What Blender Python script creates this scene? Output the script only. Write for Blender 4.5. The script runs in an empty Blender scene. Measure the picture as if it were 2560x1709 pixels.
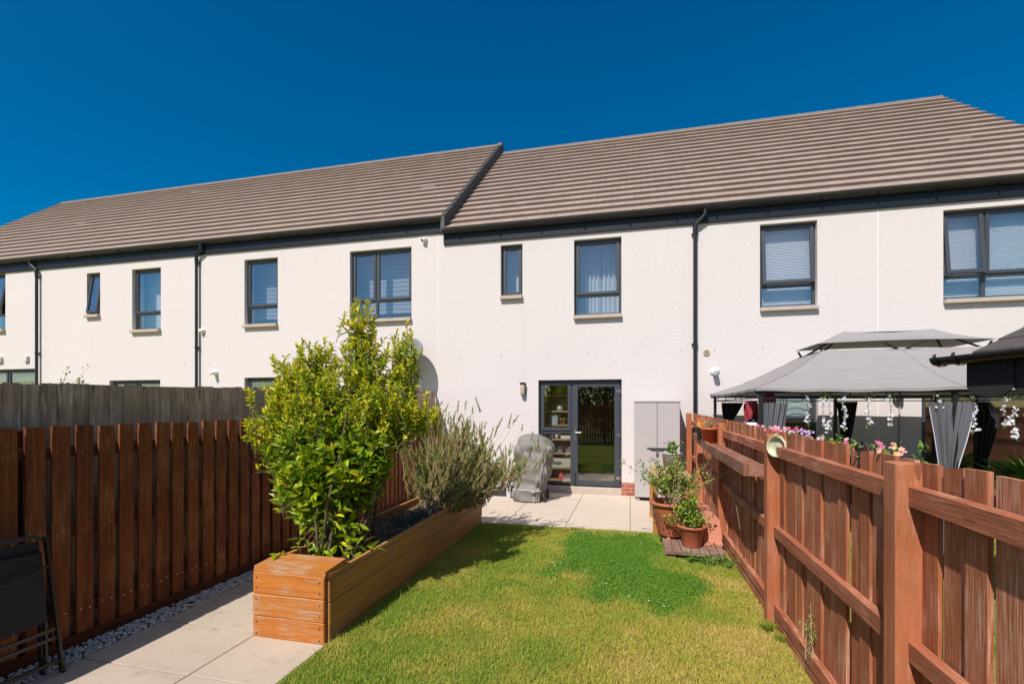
import bpy, math, random
import numpy as np
from mathutils import Vector, Matrix
random.seed(7); RNG = np.random.default_rng(11)
sc = bpy.context.scene
COL = sc.collection
R = math.radians

# ------------------------------------------------------------------ helpers
class MB:
    """collects shapes (world coordinates) and links them as one mesh object"""
    def __init__(s): s.v = []; s.f = []; s.r = []
    def add(s, vs, fs, r=None):
        n = len(s.v); s.v += [tuple(p) for p in vs]
        r = random.random() if r is None else r
        for f in fs: s.f.append(tuple(i + n for i in f)); s.r.append(r)
    def hexa(s, p, r=None):
        s.add(p, [(0,3,2,1),(4,5,6,7),(0,1,5,4),(1,2,6,5),(2,3,7,6),(3,0,4,7)], r)
    def box(s, x0, x1, y0, y1, z0, z1, r=None, bev=0.0):
        if bev <= 0:
            s.hexa([(x0,y0,z0),(x1,y0,z0),(x1,y1,z0),(x0,y1,z0),(x0,y0,z1),(x1,y0,z1),(x1,y1,z1),(x0,y1,z1)], r); return
        b = min(bev, (x1-x0)*.45, (y1-y0)*.45, (z1-z0)*.45)
        rings = [(b, z0), (0, z0+b), (0, z1-b), (b, z1)]
        vs = []
        for ins, z in rings:
            a0, a1, c0, c1 = x0+ins, x1-ins, y0+ins, y1-ins
            vs += [(a0+b,c0,z),(a1-b,c0,z),(a1,c0+b,z),(a1,c1-b,z),(a1-b,c1,z),(a0+b,c1,z),(a0,c1-b,z),(a0,c0+b,z)]
        fs = [tuple(range(7,-1,-1)), tuple(range(24,32))]
        for k in range(3):
            for i in range(8): fs.append((k*8+i, k*8+(i+1)%8, (k+1)*8+(i+1)%8, (k+1)*8+i))
        s.add(vs, fs, r)
    def beam(s, a, b, w, h, r=None, up=(0,0,1)):
        a = Vector(a); b = Vector(b); d = (b-a).normalized(); u = Vector(up)
        if abs(d.dot(u)) > .95: u = Vector((1,0,0))
        x = d.cross(u).normalized()*(w/2); y = x.cross(d).normalized()*(h/2)
        s.hexa([a-x-y,a+x-y,a+x+y,a-x+y,b-x-y,b+x-y,b+x+y,b-x+y], r)
    def tube(s, pts, rad, n=8, r=None, cap=True):
        pts = [Vector(p) for p in pts]; m = len(pts)
        rad = list(rad) if hasattr(rad, '__len__') else [rad]*m
        vs = []; prev = None
        for i, p in enumerate(pts):
            d = (pts[min(i+1,m-1)]-pts[max(i-1,0)])
            d = d.normalized() if d.length > 1e-9 else Vector((0,0,1))
            if prev is None:
                u = Vector((0,0,1)) if abs(d.z) < .9 else Vector((1,0,0))
                x = d.cross(u).normalized()
            else:
                x = (prev-d*prev.dot(d)); x = x.normalized() if x.length > 1e-6 else d.orthogonal().normalized()
            prev = x; y = d.cross(x)
            for k in range(n):
                a = 2*math.pi*k/n; vs.append(p+x*math.cos(a)*rad[i]+y*math.sin(a)*rad[i])
        fs = []
        for i in range(m-1):
            for k in range(n): fs.append((i*n+k, i*n+(k+1)%n, (i+1)*n+(k+1)%n, (i+1)*n+k))
        if cap: fs += [tuple(range(n-1,-1,-1)), tuple(range((m-1)*n, m*n))]
        s.add(vs, fs, r)
    def lathe(s, prof, c, n=24, axis=(0,0,1), r=None):
        q = Vector((0,0,1)).rotation_difference(Vector(axis).normalized()); c = Vector(c); vs = []
        for rr, z in prof:
            for k in range(n):
                a = 2*math.pi*k/n; vs.append(c+q @ Vector((rr*math.cos(a), rr*math.sin(a), z)))
        fs = []
        for i in range(len(prof)-1):
            for k in range(n): fs.append((i*n+k, i*n+(k+1)%n, (i+1)*n+(k+1)%n, (i+1)*n+k))
        s.add(vs, fs, r)
    def quad(s, a, b, c, d, r=None): s.add([a,b,c,d], [(0,1,2,3)], r)
    def grid(s, fn, nu, nv, r=None):
        vs = [fn(i/nu, j/nv) for j in range(nv+1) for i in range(nu+1)]
        fs = [(j*(nu+1)+i, j*(nu+1)+i+1, (j+1)*(nu+1)+i+1, (j+1)*(nu+1)+i) for j in range(nv) for i in range(nu)]
        s.add(vs, fs, r)
    def build(s, name, mat, parent=None, smooth=False):
        return npmesh(name, np.array(s.v, dtype=np.float64), s.f, mat, parent, np.array(s.r), smooth)

def world_loc(o):
    l = Vector((0,0,0))
    while o is not None: l += o.location; o = o.parent
    return l

def npmesh(name, V, F, mat, parent=None, rnd=None, smooth=False):
    me = bpy.data.meshes.new(name)
    if parent is not None: V = V - np.array(world_loc(parent))
    if isinstance(F, np.ndarray):
        k = F.shape[1]; tot = np.full(len(F), k); flat = F.ravel()
    else:
        tot = np.array([len(f) for f in F]); flat = np.array([i for f in F for i in f])
    me.vertices.add(len(V)); me.vertices.foreach_set('co', V.astype(np.float32).ravel())
    me.loops.add(len(flat)); me.loops.foreach_set('vertex_index', flat.astype(np.int32))
    me.polygons.add(len(tot))
    st = np.concatenate([[0], np.cumsum(tot)[:-1]])
    me.polygons.foreach_set('loop_start', st.astype(np.int32))
    me.update(calc_edges=True)
    me.polygons.foreach_set('use_smooth', np.full(len(tot), bool(smooth)))
    if rnd is not None:
        a = me.attributes.new('rnd', 'FLOAT', 'FACE'); a.data.foreach_set('value', np.asarray(rnd, dtype=np.float32))
    me.materials.append(mat); me.validate()
    o = bpy.data.objects.new(name, me); COL.objects.link(o)
    if parent is not None: o.parent = parent
    return o

def tag(o, label=None, cat=None, group=None, kind=None):
    if label: o['label'] = label
    if cat: o['category'] = cat
    if group: o['group'] = group
    if kind: o['kind'] = kind
    return o
def thing(name, label, cat, loc, group=None):
    o = bpy.data.objects.new(name, None); COL.objects.link(o); o.location = loc; o.empty_display_size = .1
    return tag(o, label, cat, group)

# ------------------------------------------------------------------ materials
class NT:
    def __init__(s, name):
        s.m = bpy.data.materials.new(name); s.m.use_nodes = True; s.t = s.m.node_tree; s.t.nodes.clear()
        s.out = s.n('ShaderNodeOutputMaterial')
    def n(s, typ, **kw):
        nd = s.t.nodes.new(typ)
        for k, v in kw.items():
            if k.startswith('i_'): nd.inputs[k[2:].replace('_', ' ')].default_value = v
            else: setattr(nd, k, v)
        return nd
    def l(s, a, b): s.t.links.new(a, b)
    def math(s, op, a, b=None, clamp=False):
        nd = s.n('ShaderNodeMath', operation=op, use_clamp=clamp)
        for i, x in enumerate((a, b)):
            if x is None: continue
            if isinstance(x, (int, float)): nd.inputs[i].default_value = x
            else: s.l(x, nd.inputs[i])
        return nd.outputs[0]
    def mix(s, f, a, b, blend='MIX'):
        nd = s.n('ShaderNodeMix', data_type='RGBA', blend_type=blend)
        for i, x in ((0, f), (6, a), (7, b)):
            if isinstance(x, (int, float)): nd.inputs[i].default_value = x
            elif isinstance(x, tuple): nd.inputs[i].default_value = x if len(x) == 4 else x+(1,)
            else: s.l(x, nd.inputs[i])
        return nd.outputs[2]
    def ramp(s, f, stops):
        nd = s.n('ShaderNodeValToRGB'); e = nd.color_ramp.elements
        while len(e) < len(stops): e.new(.5)
        for i, (p, c) in enumerate(stops): e[i].position = p; e[i].color = tuple(c)+(1,) if len(c) == 3 else c
        s.l(f, nd.inputs[0]); return nd.outputs[0]
    def coord(s, scale=(1,1,1), jitter=False):
        tc = s.n('ShaderNodeTexCoord'); v = tc.outputs['Object']
        if jitter:
            at = s.n('ShaderNodeAttribute', attribute_name='rnd')
            ad = s.n('ShaderNodeVectorMath', operation='ADD'); sc_ = s.n('ShaderNodeVectorMath', operation='SCALE')
            s.l(at.outputs['Vector'], sc_.inputs[0]); sc_.inputs['Scale'].default_value = 37.0
            s.l(v, ad.inputs[0]); s.l(sc_.outputs[0], ad.inputs[1]); v = ad.outputs[0]
        mp = s.n('ShaderNodeMapping'); mp.inputs['Scale'].default_value = scale; s.l(v, mp.inputs[0])
        return mp.outputs[0]
    def noise(s, vec, scale, detail=4, rough=.55, dist=0):
        nd = s.n('ShaderNodeTexNoise'); nd.inputs['Scale'].default_value = scale; nd.inputs['Detail'].default_value = detail
        nd.inputs['Roughness'].default_value = rough; nd.inputs['Distortion'].default_value = dist
        s.l(vec, nd.inputs['Vector']); return nd.outputs[0]
    def rnd(s): return s.n('ShaderNodeAttribute', attribute_name='rnd').outputs['Fac']
    def bump(s, h, strength, dist=.01, prev=None):
        nd = s.n('ShaderNodeBump'); nd.inputs['Strength'].default_value = strength; nd.inputs['Distance'].default_value = dist
        s.l(h, nd.inputs['Height'])
        if prev is not None: s.l(prev, nd.inputs['Normal'])
        return nd.outputs[0]
    def prin(s, col, rough=.6, normal=None, metal=0, spec=.5, coat=0):
        p = s.n('ShaderNodeBsdfPrincipled')
        for key, x in (('Base Color', col), ('Roughness', rough), ('Metallic', metal), ('Specular IOR Level', spec), ('Coat Weight', coat)):
            if isinstance(x, (int, float)): p.inputs[key].default_value = x
            elif isinstance(x, tuple): p.inputs[key].default_value = x+(1,)
            else: s.l(x, p.inputs[key])
        if normal is not None: s.l(normal, p.inputs['Normal'])
        return p.outputs[0]
    def done(s, sh): s.l(sh, s.out.inputs[0]); return s.m

def plain(name, col, rough=.5, var=.12, scale=6, bump=.0, bscale=80, spec=.5, metal=0, jit=.0):
    t = NT(name); v = t.coord(); nz = t.noise(v, scale, 5)
    dark = tuple(c*(1-var) for c in col); lite = tuple(min(1, c*(1+var)) for c in col)
    c = t.mix(nz, dark, lite)
    if jit: c = t.mix(t.math('MULTIPLY', t.rnd(), jit), c, tuple(x*.45 for x in col))
    nm = t.bump(t.noise(v, bscale, 4), bump, .004) if bump else None
    return t.done(t.prin(c, rough, nm, metal, spec))

def wood(name, base, dark, axis='Z', rough=.75, bump=.5, weather=None, wamt=.4, spec=.25, knots=True):
    st = {'X': (1.2,22,22), 'Y': (22,1.2,22), 'Z': (22,22,1.2)}[axis]
    st2 = tuple(x*3.2 for x in st); t = NT(name)
    g = t.noise(t.coord(st, True), 1.0, 6, .6, .8); g2 = t.noise(t.coord(st2, True), 1.5, 3, .6)
    blot = t.noise(t.coord((1,1,1), True), 2.6, 5, .6)
    c = t.mix(t.math('MULTIPLY', t.math('SUBTRACT', g, .38, True), 3.2, True), dark, base)
    c = t.mix(t.math('MULTIPLY', t.math('SUBTRACT', g2, .35, True), 1.5, True), c, tuple(x*.6 for x in dark)); c = t.mix(t.math('MULTIPLY', t.math('SUBTRACT', blot, .5, True), 1.6, True), c, tuple(x*.55 for x in base))
    c = t.mix(t.math('MULTIPLY', t.math('SUBTRACT', t.rnd(), .35, True), .75), c, tuple(x*.62 for x in base))
    if weather:
        wv = t.math('MULTIPLY', t.math('SUBTRACT', t.math('MULTIPLY', blot, g2), .24, True), 9*wamt, True)
        c = t.mix(wv, c, weather)
    if knots:
        vo = t.n('ShaderNodeTexVoronoi', feature='F1'); vo.inputs['Scale'].default_value = 1.0
        ks = {'X': (1.6,9,9), 'Y': (9,1.6,9), 'Z': (9,9,1.6)}[axis]
        t.l(t.coord(tuple(x*.75 for x in ks), True), vo.inputs['Vector'])
        kn = t.math('LESS_THAN', vo.outputs['Distance'], .1)
        c = t.mix(t.math('MULTIPLY', kn, .55), c, tuple(x*.3 for x in dark))
    saw = t.noise(t.coord(tuple(110 if x < 2 else 9 for x in st), True), 1.0, 2, .5)
    h = t.math('ADD', t.math('ADD', t.math('MULTIPLY', g, .7), t.math('MULTIPLY', g2, .5)), t.math('MULTIPLY', saw, .12))
    return t.done(t.prin(c, rough, t.bump(h, bump, .006), 0, spec))

M = {}
def make_materials():
    # rough-cast render
    t = NT('rough cast render'); v = t.coord()
    vo = t.n('ShaderNodeTexVoronoi', feature='F1'); vo.inputs['Scale'].default_value = 52; vo.inputs['Randomness'].default_value = 1
    t.l(v, vo.inputs['Vector'])
    n1 = t.noise(v, 52, 4, .7); n2 = t.noise(v, .55, 4); n3 = t.noise(t.coord((5,5,.35)), 1.4, 4)
    pit = t.math('MULTIPLY', t.math('SUBTRACT', n1, .585, True), 7, True)
    c = t.mix(n2, (.61,.555,.535), (.665,.61,.59))
    c = t.mix(t.math('MULTIPLY', pit, .6), c, (.26,.21,.175))
    c = t.mix(t.math('MULTIPLY', t.math('SUBTRACT', n3, .56, True), .8, True), c, (.52,.46,.41))
    h = t.math('ADD', t.math('MULTIPLY', vo.outputs['Distance'], -.35), n1)
    M['render'] = t.done(t.prin(c, .92, t.bump(h, .62, .011), 0, .15))
    # bricks
    t = NT('red brick'); tc = t.n('ShaderNodeTexCoord'); sp = t.n('ShaderNodeSeparateXYZ'); t.l(tc.outputs['Object'], sp.inputs[0])
    cb = t.n('ShaderNodeCombineXYZ'); t.l(sp.outputs[0], cb.inputs[0]); t.l(sp.outputs[2], cb.inputs[1])
    b = t.n('ShaderNodeTexBrick'); t.l(cb.outputs[0], b.inputs[0]); b.inputs['Scale'].default_value = 1
    b.inputs['Color1'].default_value = (.36,.10,.06,1); b.inputs['Color2'].default_value = (.28,.075,.045,1); b.inputs['Mortar'].default_value = (.42,.30,.24,1)
    b.inputs['Brick Width'].default_value = .225; b.inputs['Row Height'].default_value = .075; b.inputs['Mortar Size'].default_value = .006
    M['brick'] = t.done(t.prin(b.outputs[0], .85, t.bump(b.outputs[1], -.5, .005)))
    # roof tiles (one random value per tile)
    t = NT('concrete roof tile'); v = t.coord(); r = t.rnd(); nz = t.noise(v, 26, 5, .7); big = t.noise(v, .45, 4)
    c = t.mix(r, (.305,.235,.198), (.350,.275,.234)); c = t.mix(t.math('MULTIPLY', nz, .4), c, (.22,.155,.125))
    c = t.mix(t.math('MULTIPLY', t.math('SUBTRACT', big, .5, True), .9, True), c, (.30,.24,.205))
    M['tile'] = t.done(t.prin(c, .85, t.bump(nz, .25, .004), 0, .25))
    M['ridge'] = plain('ridge tile', (.20,.165,.145), .85, .3, 9, .3)
    M['verge'] = plain('dark grey verge', (.055,.053,.055), .6, .2, 9, .15)
    M['dark'] = plain('anthracite plastic', (.009,.012,.018), .45, .15, 4, .05, 60, .3)
    M['frame'] = plain('anthracite window frame', (.048,.053,.062), .42, .06, 4, .04, 60, .5)
    M['pipe'] = plain('black plastic pipe', (.014,.013,.014), .33, .15, 5, 0, 60, .5)
    M['sill'] = plain('cast stone sill', (.44,.37,.31), .85, .22, 9, .3)
    M['white'] = plain('white plastic', (.78,.77,.75), .45, .06, 5)
    M['bead'] = plain('white bead', (.76,.73,.71), .7, .04, 5)
    M['interior'] = plain('room plaster', (.46,.43,.40), .9, .06, 2)
    M['oak'] = wood('oak boards', (.44,.26,.12), (.30,.16,.07), 'X', .5, .1, knots=False)
    M['shelfwood'] = wood('pale shelf wood', (.62,.44,.26), (.48,.32,.18), 'X', .55, .1, knots=False)
    M['blind'] = plain('white blind', (.62,.62,.61), .8, .04, 3)
    # zebra blind: woven bands
    t = NT('banded roller blind'); sp = t.n('ShaderNodeSeparateXYZ'); t.l(t.coord(), sp.inputs[0])
    w = t.math('SINE', t.math('MULTIPLY', sp.outputs[2], 62)); w = t.math('MULTIPLY', t.math('ADD', w, 1), .5, True)
    c = t.mix(w, (.20,.21,.24), (.40,.40,.42)); M['slat'] = plain('white slats', (.84,.85,.86), .6, .03, 3); M['zebra'] = t.done(t.prin(c, .85))
    t = NT('white curtain'); p = t.prin((.80,.79,.77), .9); tr = t.n('ShaderNodeBsdfTranslucent'); tr.inputs[0].default_value = (.8,.79,.77,1)
    mx = t.n('ShaderNodeMixShader'); mx.inputs[0].default_value = .3; t.l(p, mx.inputs[1]); t.l(tr.outputs[0], mx.inputs[2]); M['curtain_w'] = t.done(mx.outputs[0])
    # glazing
    def glazing(name, boost, tint):
        t = NT(name); fr = t.n('ShaderNodeFresnel'); ge = t.n('ShaderNodeNewGeometry'); mr = t.math('SUBTRACT', 1.5, t.math('MULTIPLY', ge.outputs['Backfacing'], 1.5-1/1.5)); t.l(mr, fr.inputs[0])
        gl = t.n('ShaderNodeBsdfGlossy'); gl.inputs['Roughness'].default_value = .0; gl.inputs[0].default_value = (.96,.98,1,1)
        tr = t.n('ShaderNodeBsdfTransparent'); tr.inputs[0].default_value = tint
        f = t.math('MULTIPLY', fr.outputs[0], boost, True)
        mx = t.n('ShaderNodeMixShader'); t.l(f, mx.inputs[0]); t.l(tr.outputs[0], mx.inputs[1]); t.l(gl.outputs[0], mx.inputs[2])
        return t.done(mx.outputs[0])
    M['glass'] = glazing('double glazing', 3.4, (.93,.95,.96,1)); M['glass_door'] = glazing('door glazing', 3.0, (.92,.93,.92,1))
    # frosted film with wavy clear bands
    t = NT('frosted window film'); sp = t.n('ShaderNodeSeparateXYZ'); t.l(t.coord(), sp.inputs[0])
    wv = t.math('MULTIPLY', t.math('SINE', t.math('MULTIPLY', sp.outputs[0], 15)), .022)
    zz = t.math('MODULO', t.math('ADD', t.math('ADD', sp.outputs[2], wv), 10), .105)
    band = t.math('LESS_THAN', zz, .030)
    c = t.mix(band, (.50,.60,.62), (.22,.27,.28)); M['film'] = t.done(t.prin(c, .35))
    # paving
    t = NT('sandstone paving'); v = t.coord(); r = t.rnd(); n1 = t.noise(v, 3.2, 6, .6); n2 = t.noise(v, 60, 4, .7); n3 = t.noise(t.coord((.6,7,1), True), 1.6, 5, .6)
    c = t.mix(n1, (.50,.415,.33), (.60,.505,.41)); c = t.mix(t.math('MULTIPLY', r, .35), c, (.46,.385,.31))
    c = t.mix(t.math('MULTIPLY', t.math('SUBTRACT', n3, .52, True), 1.6, True), c, (.38,.31,.25))
    c = t.mix(t.math('MULTIPLY', t.math('SUBTRACT', n2, .6, True), 1.8, True), c, (.28,.235,.20))
    M['paving'] = t.done(t.prin(c, .8, t.bump(n2, .25, .004), 0, .3))
    t = NT('concrete path slab'); v = t.coord(); r = t.rnd(); n1 = t.noise(v, 2.2, 6, .6); n2 = t.noise(v, 110, 4, .75); n4 = t.noise(v, 7, 5, .7)
    c = t.mix(n1, (.385,.315,.245), (.53,.44,.345)); c = t.mix(t.math('MULTIPLY', t.math('SUBTRACT', n4, .54, True), 3.2, True), c, (.27,.215,.165))
    c = t.mix(t.math('MULTIPLY', t.math('SUBTRACT', n2, .6, True), 2, True), c, (.20,.17,.14))
    M['slab'] = t.done(t.prin(c, .85, t.bump(n2, .35, .004), 0, .25))
    M['joint'] = plain('sandy joint filling', (.15,.115,.08), .95, .25, 30, .4)
    M['pebble'] = plain('white pebbles', (.72,.67,.60), .8, .12, 20, .3, 90, .3, 0, .55)
    # soil and lawn
    t = NT('lawn soil and thatch'); v = t.coord(); n1 = t.noise(v, 1.3, 5, .6); n2 = t.noise(v, 70, 5, .75)
    c = t.mix(n1, (.26,.25,.05), (.36,.28,.09)); c = t.mix(t.math('MULTIPLY', n2, .5), c, (.12,.12,.03))
    M['thatch'] = t.done(t.prin(c, 1, t.bump(n2, .8, .02), 0, .1))
    t = NT('grass blades'); c = t.ramp(t.rnd(), [(0, (.68,.49,.19)), (.22, (.60,.50,.12)), (.45, (.46,.43,.07)), (.68, (.30,.40,.045)), (.85, (.15,.33,.03)), (1, (.08,.23,.022))])
    p = t.prin(c, .55, None, 0, .3); tr = t.n('ShaderNodeBsdfTranslucent'); t.l(c, tr.inputs[0])
    mx = t.n('ShaderNodeMixShader'); mx.inputs[0].default_value = .35; t.l(p, mx.inputs[1]); t.l(tr.outputs[0], mx.inputs[2]); M['grass'] = t.done(mx.outputs[0])
    def leaf(name, stops, rough=.38, trans=.3, spec=.5):
        t = NT(name); c = t.ramp(t.rnd(), stops); p = t.prin(c, rough, None, 0, spec)
        tr = t.n('ShaderNodeBsdfTranslucent'); t.l(t.mix(.5, c, (.30,.34,.02)), tr.inputs[0])
        mx = t.n('ShaderNodeMixShader'); mx.inputs[0].default_value = trans; t.l(p, mx.inputs[1]); t.l(tr.outputs[0], mx.inputs[2]); return t.done(mx.outputs[0])
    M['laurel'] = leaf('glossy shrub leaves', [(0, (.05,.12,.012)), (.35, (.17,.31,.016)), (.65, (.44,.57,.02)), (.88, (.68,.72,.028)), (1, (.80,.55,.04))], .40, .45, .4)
    M['rosemary'] = leaf('rosemary needles', [(0, (.38,.27,.14)), (.25, (.56,.42,.21)), (.45, (.47,.41,.14)), (.7, (.25,.36,.08)), (1, (.34,.50,.09))], .6, .34, .2)
    M['rose'] = leaf('rose leaves', [(0, (.08,.16,.025)), (.5, (.19,.30,.04)), (.85, (.36,.40,.05)), (1, (.55,.48,.06))], .5)
    M['fresh'] = leaf('fresh green leaves', [(0, (.06,.15,.02)), (.6, (.17,.32,.04)), (1, (.42,.48,.05))], .5)
    M['deep'] = leaf('dark evergreen leaves', [(0, (.012,.03,.008)), (.6, (.03,.065,.014)), (1, (.07,.12,.02))], .5)
    M['greytuft'] = leaf('grey green tuft', [(0, (.06,.09,.075)), (1, (.15,.20,.165))], .7, .15, .2)
    def petals(name, stops):
        t = NT(name); c = t.ramp(t.rnd(), stops); p = t.prin(c, .6, None, 0, .2); tr = t.n('ShaderNodeBsdfTranslucent'); t.l(c, tr.inputs[0])
        mx = t.n('ShaderNodeMixShader'); mx.inputs[0].default_value = .3; t.l(p, mx.inputs[1]); t.l(tr.outputs[0], mx.inputs[2]); return t.done(mx.outputs[0])
    M['white_petal'] = petals('white petals', [(0, (.52,.50,.60)), (.5, (.80,.80,.86)), (1, (.90,.90,.93))])
    M['pink'] = petals('pink petals', [(0, (.62,.06,.22)), (.5, (.80,.26,.36)), (1, (.85,.48,.50))])
    M['lilac'] = petals('lilac petals', [(0, (.50,.20,.52)), (.5, (.66,.42,.72)), (1, (.85,.68,.86))])
    M['coral'] = petals('coral and yellow petals', [(0, (.80,.30,.28)), (.5, (.88,.46,.36)), (1, (.86,.62,.22))])
    M['red'] = petals('red petals', [(0, (.55,.01,.03)), (1, (.78,.03,.06))])
    M['orange_petal'] = petals('orange petals', [(0, (.80,.22,.01)), (1, (.90,.42,.03))])
    M['clover_flower'] = plain('clover flower heads', (.70,.70,.62), .8, .1)
    M['bark'] = plain('brown shrub bark', (.115,.080,.050), .9, .35, 30, .6, 60)
    M['twig'] = plain('pale woody stems', (.46,.34,.22), .9, .3, 30, .6, 60)
    M['soil'] = plain('dark potting soil', (.055,.036,.022), 1, .5, 40, 1, 60)
    M['chip'] = plain('bark chippings', (.44,.27,.17), .95, .3, 30, .3, 60, .2, 0, .8)
    # timber
    M['fence_z'] = wood('red brown fence boards', (.54,.185,.080), (.29,.086,.035), 'Z', .85, .9, (.64,.34,.23), .5)
    M['fence_y'] = wood('red brown fence rails', (.52,.180,.092), (.28,.086,.042), 'Y', .8, .9, (.64,.34,.22), .5)
    M['post'] = wood('red brown fence posts', (.53,.180,.076), (.36,.110,.045), 'Z', .85, .7, (.58,.29,.19), .35)
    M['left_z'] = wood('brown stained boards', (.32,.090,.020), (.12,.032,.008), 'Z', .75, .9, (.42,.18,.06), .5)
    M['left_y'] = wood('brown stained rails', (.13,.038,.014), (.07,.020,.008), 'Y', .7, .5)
    M['grey_z'] = wood('weathered grey boards', (.68,.49,.325), (.26,.19,.125), 'Z', .9, .8, (.80,.63,.46), .6)
    M['plank_x'] = wood('orange stained planks', (.62,.225,.040), (.46,.145,.022), 'X', .5, .4, (.45,.33,.23), .75, .4)
    M['plank_y'] = wood('golden brown planks', (.62,.29,.065), (.42,.17,.035), 'Y', .6, .35, (.33,.24,.17), .4, .35)
    M['pallet'] = wood('weathered pallet slats', (.30,.185,.135), (.20,.115,.085), 'Y', .9, .6, (.40,.30,.25), .5)
    M['bench'] = wood('honey coloured timber', (.50,.235,.055), (.38,.165,.04), 'Z', .6, .25, None)
    M['bench_y'] = wood('honey coloured slats', (.55,.36,.20), (.42,.25,.13), 'Y', .7, .25, (.6,.5,.4), .4)
    M['shelf_y'] = wood('shelf plank', (.315,.135,.085), (.225,.085,.055), 'Y', .85, .7, (.42,.25,.18), .5)
    M['deck'] = wood('yellow decking', (.48,.27,.09), (.36,.19,.06), 'X', .7, .3)
    # pots etc
    M['terracotta'] = plain('terracotta', (.42,.125,.062), .62, .16, 5, .12, 60, .35)
    M['terracotta_pale'] = plain('pale terracotta', (.53,.21,.135), .7, .14, 6, .15, 60, .3)
    M['orange_pot'] = plain('orange plastic pot', (.58,.115,.035), .5, .08, 5, .05, 60, .4)
    M['grey_pot'] = plain('light grey pot', (.38,.37,.37), .6, .08, 5, .05)
    M['black_pot'] = plain('dark green grey pot', (.045,.055,.055), .5, .15, 5)
    M['sage'] = plain('sage green ceramic', (.47,.47,.31), .35, .12, 12, .03, 60, .5)
    M['cover'] = plain('grey barbecue cover', (.215,.198,.186), .75, .12, 7, .4, 60, .3)
    t = NT('grey resin with wood effect'); w = t.noise(t.coord((1.5,20,70)), 1.2, 4, .6); c = t.mix(w, (.37,.335,.325), (.48,.445,.435))
    M['cabinet'] = t.done(t.prin(c, .6, t.bump(w, .9, .006), 0, .35))
    M['cabinet_side'] = plain('grey resin', (.36,.335,.33), .6, .05, 5)
    M['metal'] = plain('brushed metal', (.55,.55,.54), .3, .08, 20, 0, 60, .5, 1)
    M['black_metal'] = plain('black metal', (.015,.014,.015), .4, .2, 9)
    t = NT('canopy canvas'); v = t.coord(); nz = t.noise(v, 4, 4); wv = t.noise(t.coord((.7,5,5)), 1.5, 4)
    c = t.mix(nz, (.31,.285,.275), (.355,.33,.32)); p = t.prin(c, .85, t.bump(wv, .8, .03), 0, .2)
    tr = t.n('ShaderNodeBsdfTranslucent'); tr.inputs[0].default_value = (.25,.24,.23,1); mx = t.n('ShaderNodeMixShader'); mx.inputs[0].default_value = .12
    t.l(p, mx.inputs[1]); t.l(tr.outputs[0], mx.inputs[2]); M['canvas'] = t.done(mx.outputs[0])
    M['drape'] = plain('slate curtain fabric', (.125,.127,.142), .85, .08, 12, .2, 200, .2)
    M['drape_dark'] = plain('dark curtain fabric', (.030,.029,.031), .85, .1, 12, .2, 200, .2)
    M['trim'] = plain('pale piping', (.55,.57,.66), .8, .05)
    M['shingle'] = plain('dark felt shingles', (.085,.072,.066), .9, .3, 14, .6, 90, .3)
    M['felt'] = plain('charcoal mineral felt', (.030,.028,.027), .95, .35, 60, .5, 160, .2)
    M['mesh_fabric'] = plain('black textile mesh', (.028,.026,.025), .8, .1, 200, .3, 300, .3)
    M['dish'] = plain('grey dish metal', (.20,.205,.205), .55, .1, 5)
    M['red_cloth'] = plain('dark red cloth', (.26,.02,.03), .85, .3, 12)
    M['navy_cloth'] = plain('navy cloth', (.018,.022,.045), .85, .3, 12)
    M['red_plastic'] = plain('red plastic', (.55,.02,.02), .5, .1)
    M['cream'] = plain('cream ceramic', (.62,.58,.48), .5, .08)
    M['book'] = plain('pale book covers', (.50,.58,.60), .7, .1, 6, 0, 60, .3, 0, .6)
    M['box_dark'] = plain('dark slatted panel', (.030,.034,.040), .6, .2, 6)
    M['box_frame'] = plain('pale grey frame', (.50,.50,.51), .6, .08, 6)
    M['lampglass'] = plain('frosted lamp glass', (.42,.35,.24), .25, .1, 8)
    M['vent'] = plain('cream vent', (.50,.40,.27), .7, .1, 8)
    M['grey_bead'] = plain('grey box', (.62,.60,.57), .6, .05)
make_materials()

# ------------------------------------------------------------------ vegetation helpers
def smooth_noise(x, y, scale, seed):
    g = np.random.default_rng(seed).random((64, 64)); x = x*scale+100; y = y*scale+100
    xi = np.floor(x).astype(int); yi = np.floor(y).astype(int); fx = x-xi; fy = y-yi
    fx = fx*fx*(3-2*fx); fy = fy*fy*(3-2*fy)
    a = g[xi % 64, yi % 64]; b = g[(xi+1) % 64, yi % 64]; c = g[xi % 64, (yi+1) % 64]; d = g[(xi+1) % 64, (yi+1) % 64]
    return (a*(1-fx)+b*fx)*(1-fy)+(c*(1-fx)+d*fx)*fy
def unit(v): return v/np.maximum(np.linalg.norm(v, axis=-1, keepdims=True), 1e-9)
def leaves(P, D, L, W, fold=.25, curl=.15, rng=RNG):
    """leaf blades: base P, axis D, two folded quads each"""
    n = len(P); D = unit(D); up = np.tile([0, 0, 1.0], (n, 1))+rng.normal(0, .45, (n, 3))
    S = unit(np.cross(D, up)); N = unit(np.cross(S, D)); L = L[:, None]; W = W[:, None]
    b = P; t = P+D*L-N*L*curl
    r1 = P+D*L*.32+S*W*.5+N*W*fold; r2 = P+D*L*.72+S*W*.36+N*(W*fold*.7-L*curl*.45)
    l1 = P+D*L*.32-S*W*.5+N*W*fold; l2 = P+D*L*.72-S*W*.36+N*(W*fold*.7-L*curl*.45)
    V = np.stack([b, r1, r2, t, l2, l1], 1).reshape(-1, 3)
    i = np.arange(n)[:, None]*6
    F = np.concatenate([i+np.array([[0, 1, 2, 3]]), i+np.array([[0, 3, 4, 5]])], 1).reshape(-1, 4)
    return V, F
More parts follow.
